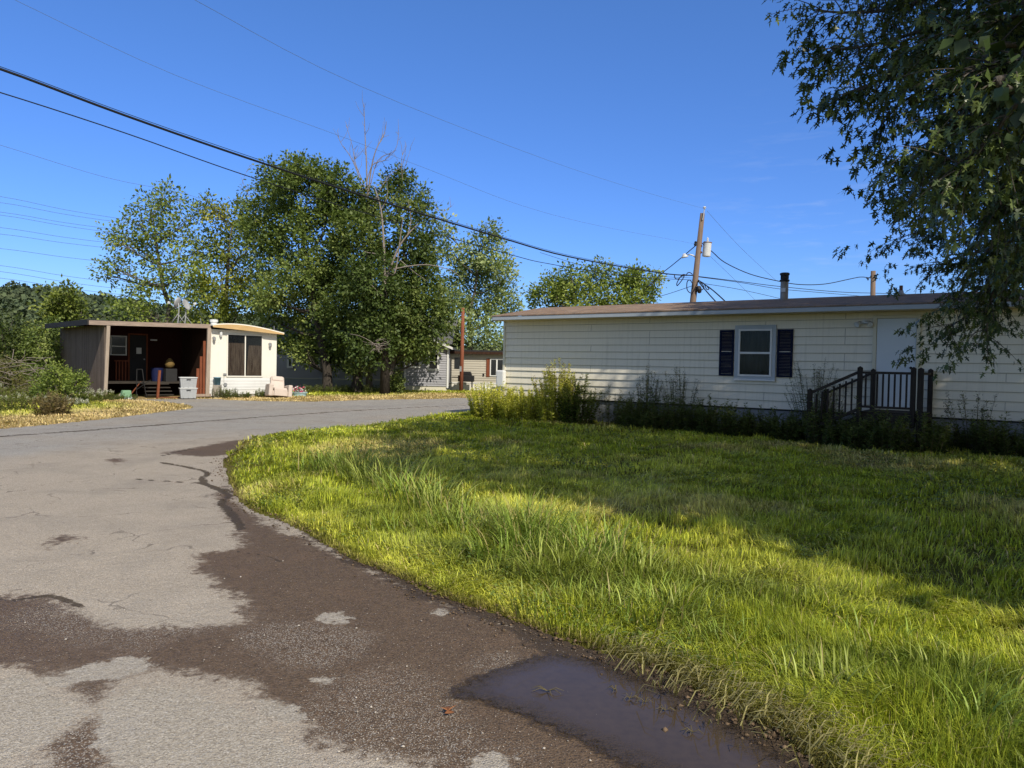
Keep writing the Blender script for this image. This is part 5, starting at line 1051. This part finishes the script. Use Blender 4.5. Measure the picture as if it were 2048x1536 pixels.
# clutter in the dark of the porch
gp = empty('garbage_bag', 'yellow patterned bag hanging in the dark porch', 'bag', SW(2.85, 1.6, 0), SHED_A); m = MB(); m.lathe([(0, 1.18), (.16, 1.22), (.2, 1.35), (.12, 1.52), (.04, 1.6), (0, 1.6)], (0, 0, .02), 12); m.build('bag', mat_plain('mustard_cloth', (.20, .13, .04), .8, .5, 14), gp, smooth=True); MB().box(-.2, .25, -.15, .15, .62, 1.18).build('crate', M['tar'], gp)
bb = empty('blue_bin', 'dark blue bin in the shade of the porch', 'bin', SW(2.45, 1.9, .64), SHED_A); m = MB(); m.lathe([(0, 0), (.2, 0), (.25, .55), (.26, .57), (.0, .57)], (0, 0, 0), 16); m.build('body', mat_plain('dark_blue_plastic', (.012, .018, .07), .5), bb, smooth=False)
hw = empty('hand_cart', 'dark metal folding cart leaning in the porch', 'cart', SW(1.2, .45), SHED_A); m = MB(); m.tube([(0, 0, .1), (.1, .3, 1.15)], .015, 6); m.tube([(.35, 0, .1), (.3, .3, 1.15)], .015, 6); m.tube([(.1, .3, 1.15), (.3, .3, 1.15)], .015, 6); m.tube([(0, 0, .35), (.5, -.1, .75)], .015, 6); m.tube([(.05, .1, .6), (.33, .1, .6)], .012, 6); m.build('frame', M['black'], hw)
for s in (0, .35): q = MB(); q.lathe([(.05, -.02), (.1, -.02), (.1, .02), (.05, .02)], (s, 0, .1), 14, Matrix.Rotation(math.radians(90), 3, 'Y')); q.build('wheel', M['black'], hw)
# satellite dishes on the porch roof
def dish(label, px, py, aim, rz):
    Yd = 31.6; p = at(px, py, Yd); base = np.array([p[0], p[1], 3.0]); t = empty('satellite_dish', label, 'satellite dish', base); h = p[2] - 3.0
    m = MB(); m.tube([(0, 0, .0), (.02, 0, h * .75), (0, 0, h)], .022, 8); m.tube([(-.42, .1, .0), (0, 0, h * .55)], .012, 6); m.tube([(.3, .15, .0), (0, 0, h * .5)], .012, 6); m.tube([(.1, -.3, .0), (0, 0, h * .5)], .012, 6); m.build('mast', M['dish'], t, smooth=True)
    R_ = Vector(aim).to_track_quat('Z', 'Y').to_matrix(); q = MB(); n = 20; prof = [(.001, .0), (.08, .006), (.17, .025), (.24, .055)]; q.lathe(prof + [(.245, .05), (.17, .018), (.08, -.002), (.001, -.008)], (0, 0, h), n, R_); q.build('reflector', M['dish'], t, smooth=True)
    d = Vector(aim).normalized(); a_ = Vector((0, 0, h)) + R_ @ Vector((0, -.27, .03)); e_ = Vector((0, 0, h)) + d * .42 + R_ @ Vector((0, -.12, 0)); q = MB(); q.tube([a_, e_], .012, 6); q.build('feed_arm', M['dish'], t); q = MB(); q.bar(e_ - d * .05, e_ + d * .05, .07, .10); q.build('receiver', M['plastic_lid'], t, bev=.01)
dish('left grey satellite dish seen edge-on above the porch roof', 357, 606, (-.96, .12, .30), 0); dish('right grey satellite dish tilted right above the porch roof', 371, 610, (.93, -.15, .40), 0)

# ================================================================== blue-grey house behind the trees
HO = np.array([at(556, 780, 42.6)[0], 42.6]); bl = empty('house', 'blue-grey sided house with white trim behind the dark trees', 'house', (HO[0], HO[1], 0), 0)
hx = lambda px, Y=42.6: at(px, 780, Y)[0] - HO[0]
W1 = hx(813); W2 = hx(897)
def lap(z0, z1, n, dep=.02): 
    o_ = []
    for i in range(n): o_ += [(-dep, z0 + (z1 - z0) * i / n), (0, z0 + (z1 - z0) * (i + 1) / n)]
    return o_ + [(.1, z1), (.1, z0)]
MB().prism(lap(.62, 2.78, 17, .03), -1.2, W1, 'x').build('front_wall', M['grey_blue'], bl)
m = MB(); m.prism(lap(.34, 2.55, 17, .03), W1, W2, 'x'); m.v = [(a, b - .7, c) for a, b, c in m.v]; m.build('wing_wall', M['grey_blue'], bl)
cx = (W1 + W2) / 2
m = MB(); m.prism([(W1, 2.551), (W2, 2.551), (cx, 2.551 + (W2 - cx) * .42)], -.7, -.65, 'y'); m.build('gable', M['grey_blue'], bl)
m = MB(); m.box(W2 - .05, W2, -.599, 7, .34, 2.55); m.build('side_wall', M['grey_blue'], bl)
m = MB(); m.box(-1.2, W1 - .001, -.06, -.03, -.05, .61); m.build('foundation', M['skirt_grey'], bl); m = MB(); m.box(W1, W2 - .04, -.69, -.66, -.05, .335); m.build('foundation', M['cream_plain'], bl)
m = MB(); m.prism([(-.45, 2.80), (3.4, 4.35), (7.2, 2.8), (7.2, 2.74), (3.4, 4.28), (-.45, 2.74)], -1.5, W2 + .2, 'x'); m.build('roof', M['shingle_grey'], bl)
m = MB(); ov = .28; zr = 2.56 + (W2 - cx) * .42
m.prism([(W1 - ov, 2.52 - ov * .0), (cx, zr + .10), (W2 + ov, 2.52), (W2 + ov, 2.46), (cx, zr + .03), (W1 - ov, 2.46)], -1.0, 1.5, 'y'); m.build('roof', M['shingle_grey'], bl)
m = MB(); m.prism([(W1 - ov, 2.42), (W1 - ov, 2.55), (cx, zr + .12), (W2 + ov, 2.55), (W2 + ov, 2.42), (cx, zr - .05)], -1.05, -1.01, 'y'); m.build('rake_board', M['white_paint'], bl)
MB().box(-1.5, W1 - .3, -.48, -.452, 2.58, 2.79).build('fascia', M['teal_trim'], bl)
for x_ in (W1, W2): MB().box(x_ - .05, x_ + .05, -.76, -.70, .25, 2.5).build('corner_trim', M['white_paint'], bl)
for px0, px1, z0, z1, y_ in ((821, 844, 1.35, 2.35, -.73), (857, 880, 1.22, 2.25, -.73), (790, 800, 1.3, 2.35, -.04), (610, 640, 1.3, 2.4, -.04), (574, 586, 1.2, 2.3, -.04), (700, 730, 1.3, 2.4, -.04)):
    x0, x1 = hx(px0), hx(px1); m = MB(); t_ = .11
    for q in ((x0, x0 + t_, z0, z1), (x1 - t_, x1, z0, z1), (x0 + t_, x1 - t_, z1 - t_, z1), (x0 + t_, x1 - t_, z0, z0 + t_), (x0 + t_, x1 - t_, (z0 + z1) / 2 - .03, (z0 + z1) / 2 + .03)): m.box(q[0], q[1], y_ - .04, y_, q[2], q[3])
    w_o = m.build('window', M['white_paint'], bl); MB().box(x0 + t_, x1 - t_, y_ - .02, y_ - .01, z0 + t_, z1 - t_).build('pane', M['dark_glass'], w_o)

# ---- tan trailer further back
TNO = np.array([at(905, 780, 43.4)[0], 43.4]); tn = empty('mobile_home', 'tan trailer with dark roof and brown shutter, far back past the red post', 'mobile home', (TNO[0], TNO[1], 0), 0); tx = lambda px: at(px, 780, 43.4)[0] - TNO[0]
MB().prism(lap(.55, 2.22, 12, .025), -.6, 8, 'x').build('front_wall', M['tan'], tn); MB().box(-.6, 8, -.32, 4, 2.36, 2.46).build('roof', M['tar'], tn); MB().box(-.6, 8, -.34, -.30, 2.22, 2.36).build('fascia', M['brown_board'], tn)
m = MB(); m.box(-.6, 8, -.05, -.03, -.05, .50)
for k in range(40): m.box(-.5 + k * .21, -.47 + k * .21, -.062, -.05, -.05, .5)
m.build('skirting', M['white_metal'], tn); MB().box(-.6, 8, -.08, -.03, .50, .55).build('base_trim', M['white_paint'], tn)
x0, x1 = tx(979), tx(1012); m = MB()
for q in ((x0, x0 + .06, .95, 1.98), (x1 - .06, x1, .95, 1.98), (x0 + .06, x1 - .06, 1.92, 1.98), (x0 + .06, x1 - .06, .95, 1.0), ((x0 + x1) / 2 - .12, (x0 + x1) / 2 - .04, 1.0, 1.92)): m.box(q[0], q[1], -.07, -.026, q[2], q[3])
w_o = m.build('window', M['white_paint'], tn); MB().box(x0 + .06, x1 - .06, -.05, -.04, 1.0, 1.92).build('pane', M['dark_glass'], w_o); MB().box(tx(972), tx(979) - .01, -.06, -.026, .92, 1.98).build('shutter', M['red_board'], tn)
x0, x1 = tx(908), tx(919); m = MB(); m.box(x0, x1, -.04, -.026, 1.35, 2.0); m.build('window', M['dark_glass'], tn)
MB().box(tx(965), tx(968), -.06, -.026, .95, 1.1).build('outlet_box', M['black'], tn)
gr = empty('grill', 'covered dark barbecue grill by the red wooden post', 'grill', np.array([at(934, 780, 42.9)[0], 42.6, 0])); m = MB(); m.box(-.5, .42, -.25, .25, .62, .98); m.prism([(-.3, .981), (.3, .981), (.22, 1.2), (-.22, 1.2)], -.2, .2, 'y'); m.build('body', M['black'], gr, bev=.03)
for s in (-.3, .3): MB().box(s - .03, s + .03, -.2, .2, 0, .62).build('leg', M['black'], gr)
MB().box(-.85, -.51, -.2, .2, .85, .89).build('side_shelf', M['black'], gr)
po = empty('wooden_post', 'tall reddish brown wooden post in front of the tan trailer', 'post', np.array([at(922, 783, 42.0)[0], 42.0, 0])); m = MB(); top_ = at(926, 616, 42.0); m.tube([(0, 0, -.1), (.02, 0, 2), (top_[0] - at(922, 783, 42.0)[0], 0, top_[2])], [.115, .11, .09], 10); m.build('pole', M['post_red'], po, smooth=True)
MB().box(-.10, .02, -.17, -.12, 1.2, 1.5).build('meter_box', M['metal'], po)

# ================================================================== utility poles
PY = 34.0; b_ = at(1382, 640, PY); t_ = at(1405, 427, PY); k_ = (t_ - b_) / (t_[2] - b_[2]); pb = b_ - k_ * b_[2]
pole = empty('utility_pole', 'leaning utility pole with grey transformer and lamp behind the roof', 'utility pole', pb); D_ = lambda px, py, Y=PY: at(px, py, Y) - pb
m = MB(); m.tube([(0, 0, -.2), tuple(D_(1382, 640)), tuple(t_ - pb)], [.17, .155, .105], 12); m.build('pole', M['pole_wood'], pole, smooth=True)
m = MB(); m.bar(tuple(D_(1405, 440, PY - .14)), tuple(D_(1409, 418, PY - .14)), .04, .04); m.build('top_bracket', M['metal'], pole); m = MB(); c_ = D_(1409, 417, PY - .14); m.lathe([(0, -.02), (.07, 0), (.05, .03), (.08, .05), (.04, .09), (0, .1)], tuple(c_), 10); m.build('insulator', M['plastic_lid'], pole)
c_ = D_(1412.5, 513, PY - .1); r_ = 8.0 * PY / FPX; hgt = D_(1412.5, 484, PY - .1)[2] - c_[2]; tilt = Matrix.Rotation(math.radians(4), 3, 'Y')
m = MB(); m.lathe([(0, 0), (r_ * .95, 0), (r_, .04), (r_, hgt * .93), (r_ * 1.08, hgt * .94), (r_ * 1.08, hgt * .98), (r_ * .5, hgt * 1.03), (0, hgt * 1.04)], tuple(c_), 20, tilt); tf = m.build('transformer', M['transformer'], pole, smooth=False)
m = MB(); top_c = Vector(c_) + tilt @ Vector((0, 0, hgt)); m.lathe([(.03, 0), (.06, .03), (.03, .06), (.055, .09), (.03, .12), (.05, .15), (.015, .2), (0, .24)], tuple(top_c), 10); m.build('bushing', M['plastic_lid'], tf)
m = MB(); m.lathe([(r_ * 1.085, hgt * .935), (r_ * 1.095, hgt * .95), (r_ * 1.085, hgt * .985)], tuple(c_), 20, tilt); m.build('lid_band', M['rust'], tf)
m = MB()
for zz in (.3, .75): m.bar(tuple(Vector(c_) + Vector((-r_ - .02, 0, hgt * zz))), tuple(D_(1396, 500, PY) + np.array([0, 0, hgt * (zz - .55)])), .06, .08)
m.build('mount', M['rust'], pole)
m = MB(); m.tube([tuple(D_(1391, 515)), tuple(D_(1387, 511)), tuple(D_(1380, 509)), tuple(D_(1374, 510))], .03, 6); m.build('lamp_arm', M['metal'], pole, smooth=True); c_ = D_(1369, 512); m = MB(); m.lathe([(0, .12), (.07, .1), (.10, .02), (.17, -.04), (.17, -.07), (0, -.08)], tuple(c_), 14, Matrix.Rotation(math.radians(-12), 3, 'Y')); m.build('lamp_head', M['transformer'], pole, smooth=True)
m = MB()
for zc in (D_(1399, 486), D_(1398, 490)): m.lathe([(.03, -.06), (.06, -.03), (.06, .03), (.03, .06)], tuple(zc + np.array([-.2, -.1, 0])), 8); m.lathe([(.03, -.06), (.06, -.03), (.06, .03), (.03, .06)], tuple(zc + np.array([.22, -.1, 0])), 8)
m.build('spool', M['black'], pole)
m = MB()
for L in ([(1349, 550), (1350, 556), (1356, 558), (1363, 553), (1369, 551)], [(1369, 551), (1364, 560), (1356, 570), (1354, 571), (1354, 566), (1360, 555), (1366, 549), (1372, 550)], [(1377, 560), (1374, 565), (1374, 578), (1379, 585), (1385, 586)], [(1377, 560), (1381, 561), (1386, 570), (1385, 578)], [(1397, 560), (1404, 568), (1408, 575), (1403, 580), (1396, 578)], [(1372, 552), (1375, 546), (1380, 545), (1385, 549)], [(1400, 563), (1408, 567), (1413, 578), (1418, 578), (1412, 570)]):
    m.tube(smooth_line3(np.array([D_(a, b, PY - .2) for a, b in L])), .022, 5)
m.build('cable_loop', M['cable'], pole, smooth=True)
m = MB(); c_ = D_(1398, 579, PY - .2); m.lathe([(0, -.18), (.08, -.15), (.13, 0), (.10, .14), (0, .17)], tuple(c_), 10, Matrix.Rotation(math.radians(-14), 3, 'Y')); m.build('splice_case', M['black'], pole)
P2Y = 41.0; p2b = at(1746, 700, P2Y); p2 = empty('utility_pole', 'short bare pole top poking up behind the roof, right of the chimney', 'utility pole', np.array([p2b[0], p2b[1], 0])); o2 = np.array([p2b[0], p2b[1], 0]); tp2 = at(1746.5, 542, P2Y)
m = MB(); m.tube([(0, 0, -.2), tuple(tp2 - o2)], [.16, .125], 12); m.build('pole', M['pole_wood'], p2, smooth=True); m = MB()
for a, b in ((1751, 551), (1752, 556), (1742, 553), (1736, 559), (1734, 556)): m.lathe([(0, -.05), (.05, -.04), (.035, 0), (.05, .04), (0, .05)], tuple(at(a, b, P2Y - .15) - o2), 8)
m.bar(tuple(at(1742, 553, P2Y) - o2), tuple(at(1735, 558, P2Y) - o2), .03, .03); m.build('insulator', M['black'], p2)

# ---- wires: each one a cable strung between real points
def wire(name, label, pts, Ya, Yb, rad, mat='cable', cat='cable', group=None):
    """pts seen along the wire; it hangs in the vertical plane between its end points at depths Ya and Yb"""
    a = at(*pts[0], Ya); b = at(*pts[-1], Yb); n = np.array([-(b[1] - a[1]), b[0] - a[0], 0]); P = [a]
    for q in pts[1:-1]:
        d = ray(*q); t = ((a - EYE) @ n) / (d @ n); P.append(EYE + d * t)
    P.append(b)
    if pts[0][0] < 400 and mat != 'flat' and group is None: P = [P[0] + (P[0] - P[1]) * 5 + np.array([0, 0, .6])] + P      # runs on past the left of the view
    P = smooth_line3(np.array(P), 5); o = a.copy(); m = MB(); m.tube([p - o for p in P], rad, 5)
    w = m.build(name, M[mat], None, smooth=True); w.location = [float(c) for c in a]; tag(w, label, cat, group); return w
wire('power_cable', 'thickest black cable slanting down across the sky to the leaning pole', [(-160, 92), (0, 138), (250, 231), (500, 318), (750, 399), (1000, 475), (1140, 514), (1320, 546), (1386, 551)], 12.5, PY, .026)
wire('power_cable', 'thin black line running just above and along the thickest cable', [(-160, 86), (0, 133), (250, 226), (500, 313), (750, 395), (1000, 472), (1140, 511), (1320, 544)], 12.5, 31.6, .007)
wire('power_cable', 'medium black cable below the thickest one, vanishing behind the big trees', [(-160, 141), (0, 185), (250, 266), (495, 352), (750, 432), (1020, 509), (1100, 528), (1250, 552), (1384, 560)], 12.5, PY, .012)
wire('power_cable', 'fine line from the top left corner passing through the dead branches', [(-40, -30), (30, 0), (350, 150), (680, 272), (860, 340), (1040, 410), (1200, 452), (1398, 489)], 13, PY, .004, 'cable_far')
wire('power_cable', 'fine line high across the open sky to the very top of the leaning pole', [(340, -25), (390, 0), (720, 172), (1100, 322), (1300, 387), (1408, 417)], 12, PY, .004, 'cable_far')
wire('power_cable', 'black service line sagging from the transformer to behind the chimney and the short pole', [(1404, 486), (1425, 504), (1450, 525), (1500, 548), (1556, 562), (1600, 569), (1650, 568), (1700, 558), (1722, 554), (1741, 556)], PY, P2Y, .022)
wire('guy_wire', 'fine straight line dropping right from the top of the leaning pole', [(1414, 422), (1480, 494), (1552, 561)], PY, 38, .007, 'cable_far')
wire('guy_wire', 'fine straight line dropping right from under the transformer', [(1419, 511), (1470, 560), (1512, 602)], PY, 38, .007, 'cable_far')
wire('power_cable', 'upper of the near-level lines running right from the leaning pole behind the chimney', [(1390, 552), (1480, 563), (1560, 573), (1680, 584), (1800, 588), (2100, 600)], PY, 52, .016)
wire('power_cable', 'lower of the near-level lines running right from the leaning pole behind the chimney', [(1390, 553), (1480, 565), (1560, 578), (1640, 585), (1720, 592)], PY, 46, .014)
wire('power_cable', 'short grey line sloping right just above the roof to the chimney foot', [(1400, 566), (1480, 579), (1560, 597)], PY, 42, .012)
wire('power_cable', 'black cable dropping left from the pole beside the lamp into the treetop', [(1394, 489), (1368, 511), (1345, 530), (1320, 550), (1290, 580)], PY, 44, .022)
wire('power_cable', 'grey cable dropping left from the pole foot towards the treetop', [(1386, 571), (1345, 585), (1302, 598), (1260, 612)], PY, 46, .014)
wire('power_cable', 'left one of the two thick cables dropping steeply right from the pole to the roof', [(1396, 562), (1415, 585), (1436, 608)], PY, 29, .026)
wire('power_cable', 'right one of the two thick cables dropping steeply right from the pole to the roof', [(1396, 560), (1425, 580), (1455, 607)], PY, 29, .026)
wire('power_cable', 'thin line between the pole and the trees just under the thickest cable', [(1080, 505), (1180, 535), (1280, 550), (1384, 556)], 30, PY, .008)
for a, b in ((290, 405), (393, 440), (405, 447), (424, 462), (430, 469), (455, 490), (468, 500), (497, 528), (531, 568), (543, 580), (556, 591)):
    xr = 420 if a == 290 else 260; wire('transmission_line', 'far-off transmission line crossing the sky above the hill', [(-220, a - (b - a) * .55), (0, a), (xr * .5, a + (b - a) * .56), (xr, b), (560, b + (b - a) * .9)], 175, 250, .055, 'cable_far', 'transmission line', 'distant transmission lines')

# ================================================================== left roadside plants and small things
weed('dry_weed', 'tawny dry weed clump standing in the straw by the road', np.array([*G(104, 833)[:2]]), .38, .72, 70, .10, ((.14, .10, .05), (.26, .20, .10), (.36, .30, .15)), 200, lps=40, spread=.45, cat='weed clump')
weed('dry_weed', 'dark brown dry stalks on the right side of the tawny weed clump', np.array([*G(121, 832)[:2]]), .13, .62, 30, .07, ((.05, .035, .02), (.09, .065, .035), (.14, .10, .06)), 201, lps=30, spread=.2, cat='weed clump')
rgw = np.random.default_rng(4)
for i, (px, py) in enumerate(((-40, 800), (-5, 806), (25, 810), (55, 812), (15, 826), (80, 812), (130, 815), (160, 808), (50, 800), (185, 803), (-60, 822))):
    weed('flowering_weed', 'green roadside weeds dotted with small white flowers, left of the shed', np.array([*G(px, py)[:2]]), .62, rgw.uniform(.42, .72) if py < 806 or px < 90 else .30, 46, .11, ((.07, .10, .02), (.13, .165, .03), (.22, .24, .05)), 210 + i, 'flowering weeds left of the shed', top=(.75, .75, .66) if i % 3 == 0 else None, lps=26, spread=.35)
for i, (px, py, hh) in enumerate(((10, 785, 1.0), (35, 790, .95), (-20, 788, 1.2), (60, 786, .8), (-50, 800, .9))):
    weed('dry_grass_clump', 'tall straw-coloured grass clump below the fallen grey twigs', np.array([*G(px, py)[:2]]), .6, hh, 70, .16, ((.17, .14, .05), (.30, .24, .09), (.42, .34, .15)), 230 + i, 'dry grass clumps at the left edge', lps=18, spread=.35, w=.08)
for i, (x_, y_, hh) in enumerate(((4.2, -.45, .5), (4.6, -.4, .45), (5.9, -.5, .42), (5.0, -.7, .3), (6.3, -.45, .4))):
    weed('weed_clump', 'small green weeds at the foot of the white trailer', SW(x_, y_), .3, hh, 34, .09, ((.06, .09, .018), (.11, .15, .03), (.2, .23, .05)), 240 + i, 'weeds by the white trailer', lps=24, spread=.35)
for i, (px, py) in enumerate(((190, 800), (215, 802), (245, 800), (165, 806))):
    weed('low_weed', 'short bright green weeds at the foot of the grey board wall', np.array([*G(px, py)[:2]]), .5, .26, 50, .08, ((.05, .09, .016), (.085, .14, .022), (.14, .19, .03)), 250 + i, 'low weeds before the porch', lps=18, spread=.5)
# low shade plants under the big trees
for i, px in enumerate(range(625, 770, 18)):
    weed('low_weed', 'dark low plants in the shade under the big trees', np.array([*G(px, 788 - (i % 3))[:2]]), .7, .5, 40, .13, GOD, 270 + i, 'shade plants under the trees', lps=20, spread=.4)
lf = empty('fallen_leaf', 'single curled brown leaf lying on the wet road', 'leaf', G(896, 1426) + np.array([0, 0, .008]), .3); k = MAPLE.copy(); vs = [(u * .07, (v - .4) * .07, .012 * abs(u) * 2 + .010 * math.sin(v * 3)) for u, v in k] + [(0, 0, .002)]; m = MB(); m.add(vs, [(i, (i + 1) % len(k), len(k)) for i in range(len(k))]); m.build('blade', M['leaf_brown'], lf)
for px, py, l in ((1095, 1385, .10), (1260, 1400, .06), (1290, 1408, .05), (1330, 1424, .06), (1385, 1468, .06), (1230, 1384, .05)):
    o_ = G(px, py) + np.array([0, 0, .008]); t_o = empty('grass_scrap', 'scrap of dead grass stuck in the puddle', 'grass scrap', o_, 0, 'grass scraps in the puddle'); m = MB()
    for q in range(6): a = rgw.uniform(0, 6.28); m.tube([(0, 0, .0), (math.cos(a) * l * .4, math.sin(a) * l * .4, .018), (math.cos(a) * l * .8, math.sin(a) * l * .8, .006)], [.002, .0018, .0008], 4)
    m.build('blades', M['stem'], t_o)

# ================================================================== camera, sun, sky
cam = bpy.data.cameras.new('camera'); co = bpy.data.objects.new('camera', cam); COL.objects.link(co); SC.camera = co
cam.sensor_width = 36; cam.sensor_fit = 'HORIZONTAL'; cam.lens = 36 * FPX / 2048; cam.clip_start = .05; cam.clip_end = 6000
co.matrix_world = Matrix(((cR[0], cU[0], -cF[0], 0), (cR[1], cU[1], -cF[1], 0), (cR[2], cU[2], -cF[2], 1.6), (0, 0, 0, 1)))
sl = bpy.data.lights.new('sun', 'SUN'); so = bpy.data.objects.new('sun', sl); COL.objects.link(so); sl.energy = 5.0; sl.angle = math.radians(.53); sl.color = (1.0, .91, .77)
so.rotation_euler = Vector(tuple(-SUN)).to_track_quat('-Z', 'Y').to_euler(); so.location = (10, -10, 20)
w = bpy.data.worlds.new('World'); SC.world = w; w.use_nodes = True; nt = w.node_tree; nt.nodes.clear()
sk = nt.nodes.new('ShaderNodeTexSky'); sk.sky_type = 'NISHITA'; sk.sun_disc = False; sk.sun_elevation = math.asin(SUN[2]); sk.sun_rotation = math.atan2(SUN[0], SUN[1]); sk.air_density = 1.0; sk.dust_density = .3; sk.ozone_density = 3.0; sk.altitude = 200
hs = nt.nodes.new('ShaderNodeHueSaturation'); hs.inputs['Saturation'].default_value = 1.24; hs.inputs['Hue'].default_value = .510; hs.inputs['Value'].default_value = 1.5; nt.links.new(sk.outputs[0], hs.inputs['Color'])
tcw = nt.nodes.new('ShaderNodeTexCoord'); sxw = nt.nodes.new('ShaderNodeSeparateXYZ'); nt.links.new(tcw.outputs['Generated'], sxw.inputs[0])
rw = nt.nodes.new('ShaderNodeValToRGB'); nt.links.new(sxw.outputs[2], rw.inputs[0]); ew = rw.color_ramp.elements; ew[0].position = .0; ew[0].color = (.30, .40, .62, 1); ew[1].position = .55; ew[1].color = (.8, .8, .8, 1); e3 = ew.new(.16); e3.color = (.42, .53, .74, 1); e4 = ew.new(.95); e4.color = (.45, .45, .45, 1)
mw = nt.nodes.new('ShaderNodeMix'); mw.data_type = 'RGBA'; mw.blend_type = 'MULTIPLY'; mw.inputs[0].default_value = 1; nt.links.new(hs.outputs[0], mw.inputs[6]); nt.links.new(rw.outputs[0], mw.inputs[7])
bg = nt.nodes.new('ShaderNodeBackground'); bg.inputs[1].default_value = .15; h2 = nt.nodes.new('ShaderNodeHueSaturation'); h2.inputs['Saturation'].default_value = .45; h2.inputs['Value'].default_value = .75; nt.links.new(sk.outputs[0], h2.inputs['Color'])
dpw = nt.nodes.new('ShaderNodeVectorMath'); dpw.operation = 'DOT_PRODUCT'; nt.links.new(tcw.outputs['Generated'], dpw.inputs[0]); dpw.inputs[1].default_value = tuple(float(c) for c in SUN)
mrw = nt.nodes.new('ShaderNodeMapRange'); mrw.inputs[1].default_value = .0; mrw.inputs[2].default_value = .7; nt.links.new(dpw.outputs['Value'], mrw.inputs[0])
m3 = nt.nodes.new('ShaderNodeMix'); m3.data_type = 'RGBA'; nt.links.new(mrw.outputs[0], m3.inputs[0]); nt.links.new(mw.outputs[2], m3.inputs[6]); nt.links.new(h2.outputs[0], m3.inputs[7]); mpw = nt.nodes.new('ShaderNodeMapping'); mpw.inputs['Scale'].default_value = (5, 5, 34); mpw.inputs['Rotation'].default_value = (0, .12, 0); nt.links.new(tcw.outputs['Generated'], mpw.inputs[0])
nw = nt.nodes.new('ShaderNodeTexNoise'); nw.inputs['Scale'].default_value = 2.2; nw.inputs['Detail'].default_value = 7; nw.inputs['Roughness'].default_value = .62; nt.links.new(mpw.outputs[0], nw.inputs[0])
cw = nt.nodes.new('ShaderNodeVectorMath'); cw.operation = 'DISTANCE'; cv_ = ray(1665, 455); cv_ = cv_ / np.linalg.norm(cv_); cw.inputs[1].default_value = tuple(float(c) for c in cv_); nt.links.new(tcw.outputs['Generated'], cw.inputs[0])
c1w = nt.nodes.new('ShaderNodeMapRange'); c1w.inputs[1].default_value = .20; c1w.inputs[2].default_value = .02; nt.links.new(cw.outputs['Value'], c1w.inputs[0])
c2w = nt.nodes.new('ShaderNodeMapRange'); c2w.inputs[1].default_value = .52; c2w.inputs[2].default_value = .78; c2w.inputs[4].default_value = .20; nt.links.new(nw.outputs[0], c2w.inputs[0])
c3w = nt.nodes.new('ShaderNodeMath'); c3w.operation = 'MULTIPLY'; nt.links.new(c1w.outputs[0], c3w.inputs[0]); nt.links.new(c2w.outputs[0], c3w.inputs[1])
m4 = nt.nodes.new('ShaderNodeMix'); m4.data_type = 'RGBA'; nt.links.new(c3w.outputs[0], m4.inputs[0]); nt.links.new(m3.outputs[2], m4.inputs[6]); m4.inputs[7].default_value = (4.6, 5.2, 6.2, 1); nt.links.new(m4.outputs[2], bg.inputs[0]); wo_ = nt.nodes.new('ShaderNodeOutputWorld'); nt.links.new(bg.outputs[0], wo_.inputs[0])
SC.view_settings.view_transform = 'Standard'; SC.view_settings.look = 'None'; SC.view_settings.exposure = 0; SC.view_settings.gamma = 1
SC.render.engine = 'CYCLES'; SC.cycles.use_denoising = True; SC.cycles.max_bounces = 6; SC.cycles.diffuse_bounces = 3; SC.cycles.glossy_bounces = 2; SC.cycles.transmission_bounces = 3; SC.cycles.transparent_max_bounces = 6; SC.cycles.use_adaptive_sampling = True; SC.cycles.adaptive_threshold = .015; SC.cycles.sample_clamp_indirect = 4
